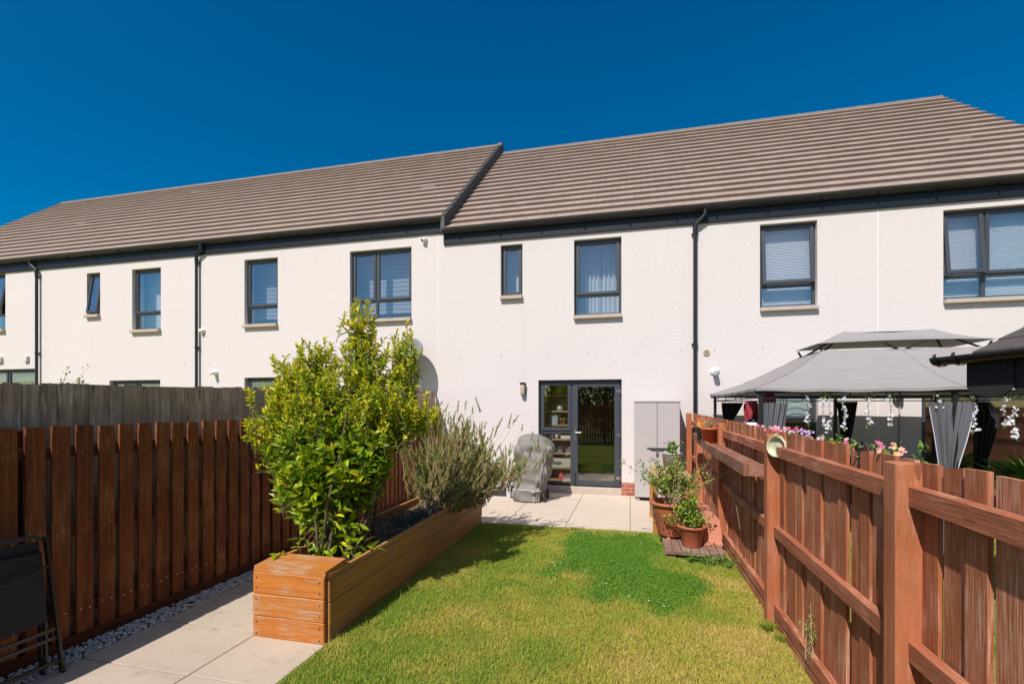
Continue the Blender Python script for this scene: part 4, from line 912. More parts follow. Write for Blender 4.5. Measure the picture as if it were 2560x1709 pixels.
def build_rosemary():
    s = thing('rosemary_bush', 'brownish green rosemary bush sprawling over the far end of the planter', 'shrub', (-2.4, 5.75, .43))
    rng = np.random.default_rng(31); st = MB(); Vs = []; Fs = []; Rs = []; off = 0
    tips = []
    for k in range(330):
        u = rng.random(); a = rng.uniform(-1, 1)
        # crown: fan from the left up and over to the low right
        th = rng.uniform(-.66, 1.08) if k % 3 else rng.uniform(.2, 1.12); rr = rng.uniform(.12, 1.0)**.6
        R0 = 1.06+.12*math.sin(th*5+1)+.26*max(0, th-.5)
        if th < .1: R0 = 1.08+.1*math.sin(k)
        dx = math.sin(th)*R0*rr; dz = math.cos(th)*R0*rr*(.98 if th < .5 else .98-.20*(th-.5))
        tips.append((-2.28+dx*.98, 5.82+rng.normal(0, .26)+.1*dx, .50+dz, rr, th))
    # tall leading sprigs seen against the wall
    for (x, z) in ((-2.10, 1.74), (-1.99, 1.76), (-1.90, 1.69), (-1.80, 1.77), (-2.26, 1.72), (-2.36, 1.74), (-2.45, 1.68), (-1.53, 1.54), (-1.45, 1.56), (-1.37, 1.58), (-1.30, 1.48), (-1.18, 1.36), (-1.07, 1.31), (-.98, 1.30), (-.95, 1.12), (-.93, 1.0), (-1.0, 1.12), (-1.65, 1.40), (-2.2, 1.62), (-2.05, 1.6), (-2.32, 1.6)): tips.append((x*1.02, 5.9+rng.normal(0, .08), z-.02, 1.05, .3))
    for i, (x, y, z, rr, th) in enumerate(tips):
        base = np.array([-2.40+rng.normal(0, .10), 5.72+rng.normal(0, .14), .44]); tip = np.array([x, y, z])
        ctrl = base*.45+tip*.55+np.array([(x+2.4)*.14, 0, -.12-.10*abs(th)])
        ts = np.linspace(0, 1, 9)[:, None]; C = (1-ts)**2*base+2*(1-ts)*ts*ctrl+ts**2*tip
        thick = .0085 if rng.random() < .16 else .0038
        if th > .75 and rng.random() < .2: thick = .011
        st.tube([tuple(p) for p in C], list(np.linspace(thick, .0015, 9)), 5, cap=False)
        lead = rr > 1; ns = 3 if lead else int(rng.integers(5, 9)); green = .80 if (rng.random() < .34 or lead) else .36
        for k in range(ns):
            tt = 1.0 if k == 0 else rng.uniform(.28, .97); j = min(int(tt*8), 7); o = C[j]*(1-(tt*8-j))+C[j+1]*(tt*8-j) if k else C[-1]
            up = unit(np.array([[.30*math.sin(th)+rng.normal(0, .28), rng.normal(0, .28), 1.0]]))[0]; ln = rng.uniform(.09, .20)
            a0 = o-up*ln*.55; b0 = o+up*ln*.45
            st.tube([tuple(a0), tuple(b0)], [.0024, .001], 4, cap=False)
            n = int(ln*700); t = rng.random(n); P = a0+(b0-a0)*t[:, None]; D = unit(up*.75+rng.normal(0, .62, (n, 3)))
            V, F = leaves(P, D, rng.uniform(.016, .030, n)*(1.15-.45*t), np.full(n, .0062), .1, .1, rng); Vs.append(V); Fs.append(F+off); off += len(V)
            r = np.clip(green*(.60+.55*t)+rng.normal(0, .16, n)+(.12 if rr > .9 else 0), 0, 1); Rs.append(np.repeat(r, 2))
    # bare twigs and thick arms leaning out over the planter edge
    for (x, y, z, w) in ((-1.62, 5.9, .80, .016), (-1.35, 6.0, .84, .014), (-1.9, 5.5, .62, .020), (-1.50, 5.75, .72, .012), (-1.2, 6.0, .98, .010)):
        st.tube([(-2.38, 5.7, .43), (-2.2, 5.68, .50), ((x-2.2)/2, y-.05, z-.08), (x, y, z)], [w*1.2, w, w*.8, w*.4], 7)
    st.build('stem', M['twig'], s, True)
    npmesh('foliage', np.concatenate(Vs), np.concatenate(Fs), M['rosemary'], s, np.concatenate(Rs))
    # two grey tufts in the soil
    for (cx, cy, r0, n, lab) in ((-2.40, 4.85, .15, 220, 'blue grey tufted plant in the planter soil nearest the leafy shrub'), (-2.36, 5.2, .11, 150, 'smaller blue grey tufted plant in the planter towards the rosemary')):
        a = rng.random(n)*6.28; rad = rng.random(n)**.5*r0; P = np.stack([cx+np.cos(a)*rad*.7, cy+np.sin(a)*rad, np.full(n, .43)], 1)
        D = np.stack([np.cos(a)*.5, np.sin(a)*.5, np.ones(n)], 1)+rng.normal(0, .25, (n, 3)); V, F = leaves(P, D, rng.uniform(.06, .13, n), np.full(n, .006), .1, .1, rng)
        tag(npmesh('tufted_plant', V, F, M['greytuft'], None, np.repeat(rng.random(n), 2)), lab, 'plant')

# ------------------------------------------------------------------ garden objects
def build_chair():
    c = thing('folding_chair', 'folded black garden chair leaning on the left fence', 'chair', (-3.62, 2.05, 0))
    for y0, y1 in ((2.355, 2.315), (1.625, 1.665)):
        q = MB(); q.beam((-3.575, y0, 0), (-3.66, y1, .885), .03, .018, up=(0, 1, 0)); q.build('side_rail', M['black_metal'], c)
        s_ = 1 if y0 > 2 else -1
        q = MB(); q.beam((-3.66, y0-.06*s_, .0), (-3.675, y1-.035*s_, .80), .026, .016, up=(0, 1, 0)); q.build('rear_leg', M['black_metal'], c)
        q = MB(); q.beam((-3.60, y0-.075*s_, .06), (-3.61, y0-.075*s_, .36), .022, .014, up=(0, 1, 0)); q.lathe([(0, 0), (.009, 0), (.009, .006), (0, .006)], (-3.62, y1-.05*s_, .68), 10, (1, 0, 0)); q.build('hinge_arm', M['black_metal'], c)
    q = MB(); q.tube([(-3.66, 2.31, .87), (-3.66, 2.25, .897), (-3.66, 1.99, .905), (-3.66, 1.73, .897), (-3.66, 1.67, .87)], .013, 8); q.build('top_bar', M['black_metal'], c, True)
    for k, (za, zb, xo) in enumerate(((.355, .79, 0), (.42, .86, -.028))):
        q = MB()
        for dx in (0, .006): q.grid(lambda u, v: (-3.612-.045*v+xo+dx+.010*math.sin(u*math.pi), 1.70+.59*u, za+(zb-za)*v+.012*math.sin(u*math.pi)*(1 if v > .5 else -1)), 12, 8)
        q.build('back_fabric' if k == 0 else 'seat_fabric', M['mesh_fabric'], c, True)
    q = MB(); q.tube([(-3.605, 2.295, .705), (-3.595, 2.2, .68), (-3.592, 2.0, .655), (-3.595, 1.8, .68), (-3.605, 1.70, .705)], .008, 8); q.build('headrest_bar', M['black_metal'], c, True)
    for z, x in ((.29, -3.605), (.235, -3.60), (.085, -3.585)):
        q = MB(); q.beam((x, 2.345, z), (x, 1.64, z), .016, .022); q.build('cross_bar', M['black_metal'], c)

def build_barbecue():
    b = thing('covered_barbecue', 'barbecue under a crumpled grey cover beside the patio door', 'barbecue', (-1.8, 8.85, 0))
    prof = [(0.02, -2.065, -1.575, 8.47, 9.15), (.12, -2.06, -1.56, 8.46, 9.18), (.22, -2.075, -1.53, 8.46, 9.2), (.26, -2.05, -1.53, 8.475, 9.2), (.45, -2.06, -1.47, 8.45, 9.24), (.65, -2.05, -1.43, 8.45, 9.26), (.85, -2.04, -1.41, 8.46, 9.26), (.97, -2.03, -1.40, 8.47, 9.25), (1.04, -2.02, -1.43, 8.50, 9.23), (1.12, -2.0, -1.52, 8.53, 9.18), (1.18, -1.96, -1.62, 8.58, 9.10), (1.205, -1.90, -1.72, 8.68, 9.0)]
    n = 180; q = MB(); vs = []
    rng = np.random.default_rng(4); ph = rng.random((6,))*6
    nz_ = len(prof)*6
    zz = np.array([p[0] for p in prof])
    for j in range(nz_+1):
        t = j/nz_*(len(prof)-1); z = np.interp(t, range(len(prof)), zz); X0, X1, Y0, Y1 = [np.interp(t, range(len(prof)), [p[k] for p in prof]) for k in (1, 2, 3, 4)]
        for i in range(n):
            a = 2*math.pi*i/n; c, s_ = math.cos(a), math.sin(a); e = .30+.25*max(0, z-1.0)/.2; a += .25*math.sin(4*a)*0
            x = (X0+X1)/2+(X1-X0)/2*math.copysign(abs(c)**e, c); y = (Y0+Y1)/2+(Y1-Y0)/2*math.copysign(abs(s_)**e, s_)
            w = .008*math.sin(a*7+z*9+ph[0])+.009*math.sin(a*11-z*14+ph[1])+.008*math.sin(a*19+z*23+ph[3])+.009*math.sin(a*3+z*31+ph[2])+.006*math.sin(a*23+z*5)
            px_, py_ = x*6, y*6; w += .016*math.sin(px_*1.7+z*11+1.3*math.sin(z*6))+.010*math.sin(px_*4.1-z*19+ph[4])+.009*math.sin(py_*2.3+z*15+ph[5])+.012*math.sin(z*34+px_*1.2)*math.exp(-((z-.28)/.14)**2)
            w *= min(1, max(0, (1.215-z)*5)); vs.append((x+c*w, y+s_*w, z+.4*w*(z > .5)))
    fs = [(j*n+i, j*n+(i+1) % n, (j+1)*n+(i+1) % n, (j+1)*n+i) for j in range(nz_) for i in range(n)]+[tuple(nz_*n+i for i in range(n))]
    q.add(vs, fs); q.build('cover', M['cover'], b, True)
    q = MB(); q.tube([(-2.06, 8.452, .235), (-1.85, 8.435, .225), (-1.56, 8.45, .215)], .011, 6); q.box(-2.02, -1.98, 8.425, 8.445, .20, .26); q.box(-1.70, -1.64, 8.425, 8.445, .19, .235); q.build('strap', M['grey_pot'], b)
    q = MB(); q.grid(lambda u, v: (-1.80+.09*u+.01*math.sin(v*9), 8.475+.0*u-.03*math.sin(u*3.1)-.02*v, .93+.05*v+.02*u), 8, 4); q.build('cover_flap', M['cover'], b, True)
    for y in (9.0, 8.6):
        q = MB(); q.lathe([(0, -.02), (.05, -.02), (.085, -.018), (.09, 0), (.085, .018), (.05, .02), (0, .02)], (-1.50, y, .09), 20, (1, 0, 0)); q.build('wheel', M['black_metal'], b, True)
    o = thing('low_frame_box', 'low pale grey framed box with dark panels left of the covered barbecue', 'box', (-2.6, 8.9, 0))
    q = MB(); q.box(-3.05, -2.19, 8.80, 9.3, .03, .205); q.build('panel', M['box_dark'], o)
    q = MB(); q.box(-3.06, -2.18, 8.785, 9.31, 0, .03); q.box(-2.25, -2.175, 8.785, 8.815, .031, .205); q.box(-3.06, -2.98, 8.785, 8.815, .031, .205); q.box(-3.06, -2.17, 8.785, 9.31, .206, .235); q.build('frame', M['box_frame'], o)

def build_cabinet():
    c = thing('storage_cabinet', 'tall light grey resin cabinet with two doors against the white wall', 'cabinet', (.48, 9.3, 0))
    q = MB(); q.box(.085, .875, 9.13, 9.52, .06, 1.79, bev=.01); q.box(.075, .885, 9.085, 9.53, 1.791, 1.825, bev=.01); q.box(.09, .11, 9.11, 9.128, .07, 1.78); q.build('body', M['cabinet_side'], c)
    for a, b in ((.092, .476), (.482, .868)):
        q = MB(); q.box(a, b, 9.095, 9.128, .075, 1.785, bev=.006); d = q.build('door', M['cabinet'], c)
    q = MB(); q.add([(.30, 9.094, .965), (.66, 9.094, .965), (.58, 9.078, .935), (.38, 9.078, .935)], [(0,1,2,3)]); q.box(.30, .66, 9.076, 9.094, .962, .972); q.box(.37, .59, 9.081, 9.0935, .925, .934); q.build('handle', M['dark'], c)
    q = MB(); q.box(.455, .503, 9.068, 9.090, .83, .89, bev=.006); q.tube([(.465, 9.08, .89), (.467, 9.08, .925), (.479, 9.08, .938), (.491, 9.08, .925), (.493, 9.08, .89)], .006, 8); q.build('padlock', M['metal'], c)
    for x in (.13, .83):
        for y in (9.17, 9.47):
            q = MB(); q.box(x-.04, x+.04, y-.04, y+.04, 0, .059); q.build('leg', M['cabinet_side'], c)

def pot_mesh(prof, c, mat, parent, n=32):
    q = MB(); q.lathe(prof, c, n); return q.build('pot', mat, parent, True)
def soil_disc(c, r, parent):
    q = MB(); q.lathe([(0, .004), (r*.5, .008), (r, 0)], c, 20); q.build('soil', M['soil'], parent, True)

def leafy(parent, base, tips, nleaf, L, W, mat, rng, stem_mat='bark', rad=.004, rmean=.55, arch=.1):
    st = MB(); Vs = []; Fs = []; Rs = []; off = 0; base = np.array(base)
    for tip in tips:
        b = base+np.array([rng.normal(0, .03), rng.normal(0, .03), 0]); tip = np.array(tip); ctrl = b*.5+tip*.5+np.array([0, 0, arch])
        ts = np.linspace(0, 1, 7)[:, None]; C = (1-ts)**2*b+2*(1-ts)*ts*ctrl+ts**2*tip
        st.tube([tuple(p) for p in C], list(np.linspace(rad, rad*.35, 7)), 5, cap=False)
        t = np.sort(rng.uniform(.30, 1, nleaf)); idx = np.clip((t*6).astype(int), 0, 5); fr = (t*6-idx)[:, None]; P = C[idx]*(1-fr)+C[idx+1]*fr+rng.normal(0, .022, (nleaf, 3))
        D = rng.normal(0, 1, (nleaf, 3))+np.array([0, -.2, .25]); V, F = leaves(P, D, L*(.6+.6*rng.random(nleaf)), W*(.7+.5*rng.random(nleaf)), .15, .15, rng)
        Vs.append(V); Fs.append(F+off); off += len(V); Rs.append(np.repeat(np.clip(rmean+rng.normal(0, .25, nleaf), 0, 1), 2))
    st.build('stem', M[stem_mat], parent); npmesh('foliage', np.concatenate(Vs), np.concatenate(Fs), mat, parent, np.concatenate(Rs))

def build_pots():
    rng = np.random.default_rng(77)
    p = thing('pallet_stand', 'low weathered wooden pallet under the terracotta pots', 'pallet', (.69, 6.15, 0))
    q = MB(); x = .385
    while x < 1.0:
        w = random.uniform(.085, .10); q.box(x, min(x+w, 1.03), 5.71, 6.62, .082, .102, bev=.003); x += w+.008
    q.build('slats', M['pallet'], p)
    q = MB(); q.box(.385, 1.03, 5.705, 5.78, .062, .081); q.box(.385, 1.03, 6.1, 6.2, .062, .081); q.box(.385, 1.03, 6.5, 6.6, .062, .081); q.build('bearer', M['pallet'], p)
    for x in (.40, .66, .90):
        for y in (5.73, 6.12, 6.52):
            q = MB(); q.box(x, x+.10, y, y+.07, 0, .061); q.build('block', M['pallet'], p)
    # large pot with rose
    t = thing('rose_pot', 'large terracotta pot with a leafy rose bush on the pallet', 'potted plant', (.50, 6.33, .125))
    pot_mesh([(0, 0), (.150, 0), (.160, .02), (.215, .28), (.221, .29), (.228, .34), (.24, .375), (.262, .38), (.268, .40), (.260, .415), (.24, .415), (.228, .35), (0, .34)], (.50, 6.33, .127), M['terracotta'], t, 40)
    soil_disc((.50, 6.33, .46), .212, t)
    q = MB()
    for a in (.5, 2.6, 4.4): q.box(.50+.13*math.cos(a)-.02, .50+.13*math.cos(a)+.02, 6.33+.13*math.sin(a)-.02, 6.33+.13*math.sin(a)+.02, .1025, .1265)
    q.build('pot_feet', M['terracotta_pale'], t)
    tips = [(.5+rng.normal(.06, .26), 6.33+rng.normal(-.02, .17), .52+rng.uniform(.28, .62)) for _ in range(40)]
    leafy(t, (.50, 6.33, .47), tips, 36, .042, .027, M['rose'], rng, 'twig', .005, .5)
    # smaller pot
    t = thing('herb_pot', 'smaller orange terracotta pot with yellow green herb in front on the pallet', 'potted plant', (.70, 5.93, .102))
    pot_mesh([(0, 0), (.098, 0), (.105, .01), (.135, .20), (.142, .205), (.162, .22), (.166, .235), (.160, .245), (.142, .245), (.135, .20), (0, .19)], (.695, 5.94, .103), M['terracotta'], t, 36)
    soil_disc((.695, 5.94, .305), .136, t)
    tips = [(.66+rng.normal(-.03, .10), 5.96+rng.normal(.03, .09), .30+rng.uniform(.10, .50)) for _ in range(30)]+[(.69+rng.normal(0, .13), 5.94+rng.normal(0, .11), .33+rng.uniform(.03, .15)) for _ in range(16)]
    leafy(t, (.69, 5.95, .30), tips, 24, .034, .026, M['fresh'], rng, 'bark', .003, .72, .04)
    # trough lying upside down
    t = thing('upturned_trough', 'pale terracotta window trough turned upside down by the fence post', 'planter', (.93, 6.55, .1))
    q = MB(); q.hexa([(.835, 5.99, .150), (1.035, 5.99, .150), (1.035, 6.95, .150), (.835, 6.95, .150), (.860, 6.03, .395), (1.015, 6.03, .395), (1.015, 6.91, .395), (.860, 6.91, .395)]); q.build('body', M['terracotta_pale'], t)
    q = MB(); q.box(.825, 1.042, 5.975, 6.965, .104, .149, bev=.006); q.box(.868, 1.008, 6.045, 6.895, .396, .404); q.build('rim', M['terracotta_pale'], t)
    # honey coloured bench with the grey pot
    t = thing('timber_bench', 'small honey coloured slatted timber stand at the patio corner', 'plant stand', (.55, 7.3, 0))
    for (x, y) in ((.30, 6.76), (.30, 7.86), (.755, 6.76), (.755, 7.86)):
        q = MB(); q.box(x, x+.062, y-.03, y+.03, 0, .755, bev=.004); q.build('leg', M['bench'], t)
    q = MB(); x = .29
    while x < .81: q.box(x, x+.078, 6.72, 7.90, .757, .782, bev=.003); x += .088
    q.build('top_slats', M['bench_y'], t)
    q = MB(); q.box(.364, .753, 6.735, 6.757, .67, .755); q.box(.364, .753, 7.863, 7.885, .67, .755); q.build('apron', M['bench'], t)
    q = MB(); q.box(.302, .322, 6.792, 7.828, .20, .30); q.build('side_rail', M['bench_y'], t)
    t = thing('grey_pot_plant', 'light grey pot with a bright green seedling on the timber stand', 'potted plant', (.60, 7.45, .783))
    pot_mesh([(0, 0), (.115, 0), (.14, .24), (.148, .245), (.148, .262), (.135, .262), (.128, .22), (0, .21)], (.60, 7.45, .783), M['grey_pot'], t)
    soil_disc((.60, 7.45, 1.00), .13, t)
    leafy(t, (.60, 7.45, 1.0), [(.60+rng.normal(0, .07), 7.45+rng.normal(0, .06), 1.02+rng.uniform(.08, .2)) for _ in range(10)], 12, .06, .03, M['fresh'], rng, 'bark', .003, .45, .02)
    # pots on the fence shelf
    t = thing('orange_pot', 'bright orange plastic pot with a dried plant on the fence shelf', 'potted plant', (.99, 6.58, 1.25))
    pot_mesh([(0, 0), (.082, 0), (.104, .17), (.110, .172), (.110, .192), (.100, .192), (.096, .15), (0, .145)], (.992, 6.62, 1.256), M['orange_pot'], t)
    leafy(t, (.99, 6.62, 1.40), [(.99+rng.normal(0, .06), 6.62+rng.normal(0, .06), 1.42+rng.uniform(.05, .13)) for _ in range(14)], 22, .03, .010, M['rosemary'], rng, 'twig', .003, .12, .01)
    t = thing('dark_pot', 'dark grey green pot with orange flowers on the fence shelf', 'potted plant', (.97, 6.92, 1.26))
    pot_mesh([(0, 0), (.078, 0), (.108, .165), (.114, .168), (.114, .185), (.103, .185), (.098, .15), (0, .145)], (.968, 6.93, 1.263), M['black_pot'], t)
    V, F = flat_flowers([(.955+rng.normal(0, .035), 6.92+rng.normal(0, .03), 1.475+rng.normal(0, .012)) for _ in range(12)], .026, rng); npmesh('flowers', V, F, M['orange_petal'], t, np.repeat(rng.random(12), 5))
    leafy(t, (.968, 6.93, 1.41), [(.97+rng.normal(0, .06), 6.93+rng.normal(0, .05), 1.43+rng.uniform(.02, .10)) for _ in range(8)], 10, .035, .012, M['rosemary'], rng, 'bark', .002, .5, .01)
    # sage green cup shaped pot on the post
    t = thing('wall_pot', 'round sage green cup shaped pot hung sideways on the fence post', 'pot', (1.10, 4.12, 1.41))
    ax = Vector((-.80, -.58, .05)).normalized(); cc = Vector((1.118, 4.095, 1.412))-ax*.055
    q = MB(); q.lathe([(0, 0), (.055, 0), (.074, .018), (.082, .05), (.083, .095), (.080, .102), (.074, .100), (.070, .092), (.066, .072), (.03, .070), (.012, .074), (0, .075)], cc, 36, ax); q.build('pot', M['sage'], t, True)
    q = MB(); q.tube([cc+ax*.09+Vector((0, 0, .074)), cc+ax*.098+Vector((-.004, .0, .088)), cc+ax*.088+Vector((0, 0, .094))], .010, 8); q.build('handle', M['sage'], t, True)
    # weed climbing on the fence
    t = thing('fence_weed', 'spindly green weed growing up the right fence boards', 'plant', (1.10, 3.35, .1))
    leafy(t, (1.085, 3.33, .16), [(1.085+rng.normal(-.01, .012), 3.35+rng.normal(0, .035), .2+rng.uniform(.12, .30)) for _ in range(6)], 22, .016, .008, M['fresh'], rng, 'twig', .003, .6, .02)
    t = thing('pallet_weeds', 'low leafy weeds under the front edge of the pallet', 'weeds', (.9, 5.68, 0))
    leafy(t, (.85, 5.66, 0), [(.60+rng.random()*.55, 5.62+rng.normal(0, .07), rng.uniform(.02, .10)) for _ in range(26)], 20, .030, .022, M['fresh'], rng, 'bark', .002, .3, .0)
    # leaning canes by the post
    for (a, b, lab) in (((.98, 6.22, .12), (.955, 6.30, .98), 'thin brown cane leaning by the fence nearest the pink trough'), ((1.02, 5.0, .55), (1.0, 5.35, 1.12), 'thin brown cane leaning under the fence shelf')):
        q = MB(); q.tube([a, b], .004, 6); tag(q.build('garden_cane', M['pallet']), lab, 'cane', 'garden canes by the right fence')

# ------------------------------------------------------------------ the neighbour's garden
def build_gazebo():
    g = thing('garden_gazebo', 'grey two tier canvas gazebo with tied curtains against the right house', 'gazebo', (3.4, 7.65, 0))
    ex0, ex1, ey0, ey1, ez = 1.40, 5.42, 6.05, 9.30, 1.93
    tx0, tx1, ty0, ty1, tz = 2.50, 4.32, 7.27, 8.05, 2.47
    def eave(p):   # perimeter parameter 0..4 -> corner interpolation, slight sag between corners
        k = int(p) % 4; f = p-int(p); c = [(ex0, ey0), (ex1, ey0), (ex1, ey1), (ex0, ey1)]; d = [(tx0, ty0), (tx1, ty0), (tx1, ty1), (tx0, ty1)]
        a, b = c[k], c[(k+1) % 4]; e, h = d[k], d[(k+1) % 4]
        return (a[0]+(b[0]-a[0])*f, a[1]+(b[1]-a[1])*f), (e[0]+(h[0]-e[0])*f, e[1]+(h[1]-e[1])*f), f, k
    def lower(u, v, off=0):
        (x, y), (X, Y), f, k = eave(u*4 % 4); mid = abs(math.sin(f*math.pi*(2 if k % 2 == 0 else 1)))
        z = ez+(tz-ez)*v-.05*math.sin(v*math.pi)-.018*mid*(1-v)+.004*math.sin(u*170+v*9)*(1-v)+.006*math.sin(v*26+u*11)*math.sin(v*math.pi)
        return (x+(X-x)*v, y+(Y-y)*v, z-off)
    q = MB(); q.grid(lambda u, v: lower(u, v), 160, 14); q.grid(lambda u, v: (lower(u, 0)[0], lower(u, 0)[1], lower(u, 0)[2]-.03*v-.0005), 160, 1); q.build('lower_canopy', M['canvas'], g, True)
    for u in (0, .125, .25, .5, .625, .75):
        q = MB(); q.tube([(a_, b_, c_+.003) for a_, b_, c_ in [lower(min(u+1e-6, .9999), v) for v in np.linspace(0, 1, 12)]], .005, 5); q.build('canopy_seam', M['canvas'], g, True)
    ux0, ux1, uy0, uy1, uz = 2.42, 4.40, 7.20, 8.12, 2.555; r0, r1, ry, rz = 2.90, 3.95, 7.66, 2.765
    q = MB()
    def up(u, v):
        k = int(u*4) % 4; f = u*4-int(u*4); c = [(ux0, uy0), (ux1, uy0), (ux1, uy1), (ux0, uy1)]; d = [(r0, ry), (r1, ry), (r1, ry), (r0, ry)]
        a, b = c[k], c[(k+1) % 4]; e, h = d[k], d[(k+1) % 4]; x, y = a[0]+(b[0]-a[0])*f, a[1]+(b[1]-a[1])*f; X, Y = e[0]+(h[0]-e[0])*f, e[1]+(h[1]-e[1])*f
        sag = .03*math.sin(f*math.pi) if k % 2 == 0 else 0
        return (x+(X-x)*v, y+(Y-y)*v, uz+(rz-uz)*v-.025*math.sin(v*math.pi)-sag*v*.9+.02*math.sin(f*math.pi)*(1-v)*(k % 2 == 0))
    q.grid(up, 80, 8); q.build('upper_canopy', M['canvas'], g, True)
    for x in (1.47, 3.36, 5.33):
        for y in (6.12, 9.20):
            q = MB(); q.box(x-.022, x+.022, y-.022, y+.022, 0, 1.90, bev=.003); q.build('post', M['black_metal'], g)
    q = MB()
    for y in (6.12, 9.20): q.beam((1.40, y, 1.885), (5.42, y, 1.885), .03, .03); q.beam((1.44, y, 1.815), (5.36, y, 1.815), .012, .016)
    for x in (1.47, 5.33): q.beam((x, 6.1, 1.885), (x, 9.22, 1.885), .03, .03); q.beam((x, 6.14, 1.82), (x, 9.2, 1.82), .012, .016)
    for x in np.arange(1.9, 5.3, .48): q.box(x-.006, x+.006, 6.114, 6.126, 1.82, 1.875); q.box(x-.006, x+.006, 9.194, 9.206, 1.82, 1.875)
    for y in np.arange(6.8, 9.1, .7): q.box(1.464, 1.476, y-.006, y+.006, 1.82, 1.875)
    q.build('rail', M['black_metal'], g)
    q = MB()
    for (a, b) in (((1.45, 6.12, 1.87), (tx0, ty0, tz-.08)), ((5.36, 6.12, 1.87), (tx1, ty0, tz-.08)), ((5.36, 9.22, 1.87), (tx1, ty1, tz-.08)), ((1.45, 9.22, 1.87), (tx0, ty1, tz-.08)), ((tx0, ty0, tz-.03), (r0, ry, rz-.03)), ((tx1, ty0, tz-.03), (r1, ry, rz-.03)), ((tx0, ty1, tz-.03), (r0, ry, rz-.03)), ((tx1, ty1, tz-.03), (r1, ry, rz-.03)), ((tx0, ty0, tz-.03), (tx1, ty0, tz-.03)), ((tx0, ty1, tz-.03), (tx1, ty1, tz-.03)), ((r0, ry, rz-.03), (r1, ry, rz-.03)), ((3.41, ty0, tz-.03), (3.2, uy0+.02, uz-.015)), ((3.41, ty0, tz-.03), (3.62, uy0+.02, uz-.015)), ((tx0, ty0, tz-.03), (ux0+.04, uy0+.03, uz-.02)), ((tx1, ty0, tz-.03), (ux1-.04, uy0+.03, uz-.02)), ((tx0, ty1, tz-.03), (ux0+.04, uy1-.03, uz-.02)), ((tx1, ty1, tz-.03), (ux1-.04, uy1-.03, uz-.02))): q.beam(a, b, .018, .024)
    q.build('roof_frame', M['black_metal'], g)
    def drape(rows, y, mat, folds, amp, nm='curtain', trim=True, lean=0):
        zs = np.array([r[0] for r in rows])[::-1]; a = np.array([r[1] for r in rows])[::-1]; b = np.array([r[2] for r in rows])[::-1]; top, bot = zs.max(), zs.min()
        def P(u, v):
            z = bot+(top-bot)*v; x0, x1 = np.interp(z, zs, a), np.interp(z, zs, b); w = (x1-x0)
            return (x0+w*u+.006*math.sin(v*9+u*7), y-amp*(.35+.65*min(1, w/.3))*math.sin(u*folds*6.283+.7*math.sin(v*3))-.03*math.sin(u*3.14)*v, z)
        q = MB(); q.grid(P, 90, 40); o = q.build(nm, mat, g, True)
        if trim:
            for u in (0.0, 1.0):
                q = MB(); q.tube([P(u, v) for v in np.linspace(.0, .97, 24)], .005, 5); q.build('curtain_trim', M['trim'], o)
        q = MB()
        for u in np.linspace(.05, .95, 7):
            p = P(u, 1); q.tube([p, (p[0], y, top+.02), (p[0], y, 1.822)], .004, 5)
        q.build('curtain_hooks', M['black_metal'], o)
    drape([(1.765, 1.475, 1.76), (1.45, 1.47, 1.71), (1.15, 1.49, 1.60), (.8, 1.47, 1.66), (.1, 1.45, 1.72)], 6.125, M['drape'], 5, .022, trim=False)
    drape([(1.785, 1.565, 1.93), (1.48, 1.59, 1.76), (1.1, 1.6, 1.69), (.1, 1.55, 1.76)], 9.17, M['drape_dark'], 4, .03)
    drape([(1.765, 3.12, 3.545), (1.55, 3.145, 3.50), (1.1, 3.215, 3.395), (.92, 3.26, 3.35), (.6, 3.22, 3.40), (.1, 3.17, 3.47)], 6.12, M['drape'], 5, .024)
    drape([(1.80, 3.36, 3.68), (1.1, 3.44, 3.56), (.9, 3.46, 3.53), (.1, 3.38, 3.62)], 9.17, M['drape_dark'], 4, .02, trim=False)
    drape([(1.79, 5.28, 5.50), (1.6, 5.30, 5.62), (.9, 5.29, 5.47), (.68, 5.32, 5.46), (.1, 5.25, 5.55)], 9.15, M['drape_dark'], 4, .03, trim=False)
    drape([(1.79, 5.0, 5.32), (1.1, 5.22, 5.34), (.1, 5.15, 5.36)], 6.12, M['drape'], 4, .02)
    # clothes hanging on the side rail
    t = thing('hanging_jacket', 'dark red and navy jacket hanging from the gazebo side rail', 'jacket', (1.5, 6.6, 1.8))
    q = MB(); q.grid(lambda u, v: (1.47+.16*(u-.5)*(1.1-.3*v)+.015*math.sin(u*20), 6.55+.07*math.sin(u*7+v*3), 1.80-.22*v-.09*abs(u-.5)), 16, 8); q.build('shoulders', M['red_cloth'], t, True)
    q = MB(); q.grid(lambda u, v: (1.475+.13*(u-.5)+.012*math.sin(u*20), 6.56+.06*math.sin(u*7+v*3), 1.56-.45*v), 16, 8); q.build('body', M['navy_cloth'], t, True)
    q = MB(); q.lathe([(0, 0), (.07, .01), (.08, .08), (.05, .14), (0, .15)], (1.62, 6.35, 1.74), 10); tag(q.build('red_bag', M['red_cloth'], None, True), 'small dark red bag hanging at the gazebo corner by the jacket', 'bag')

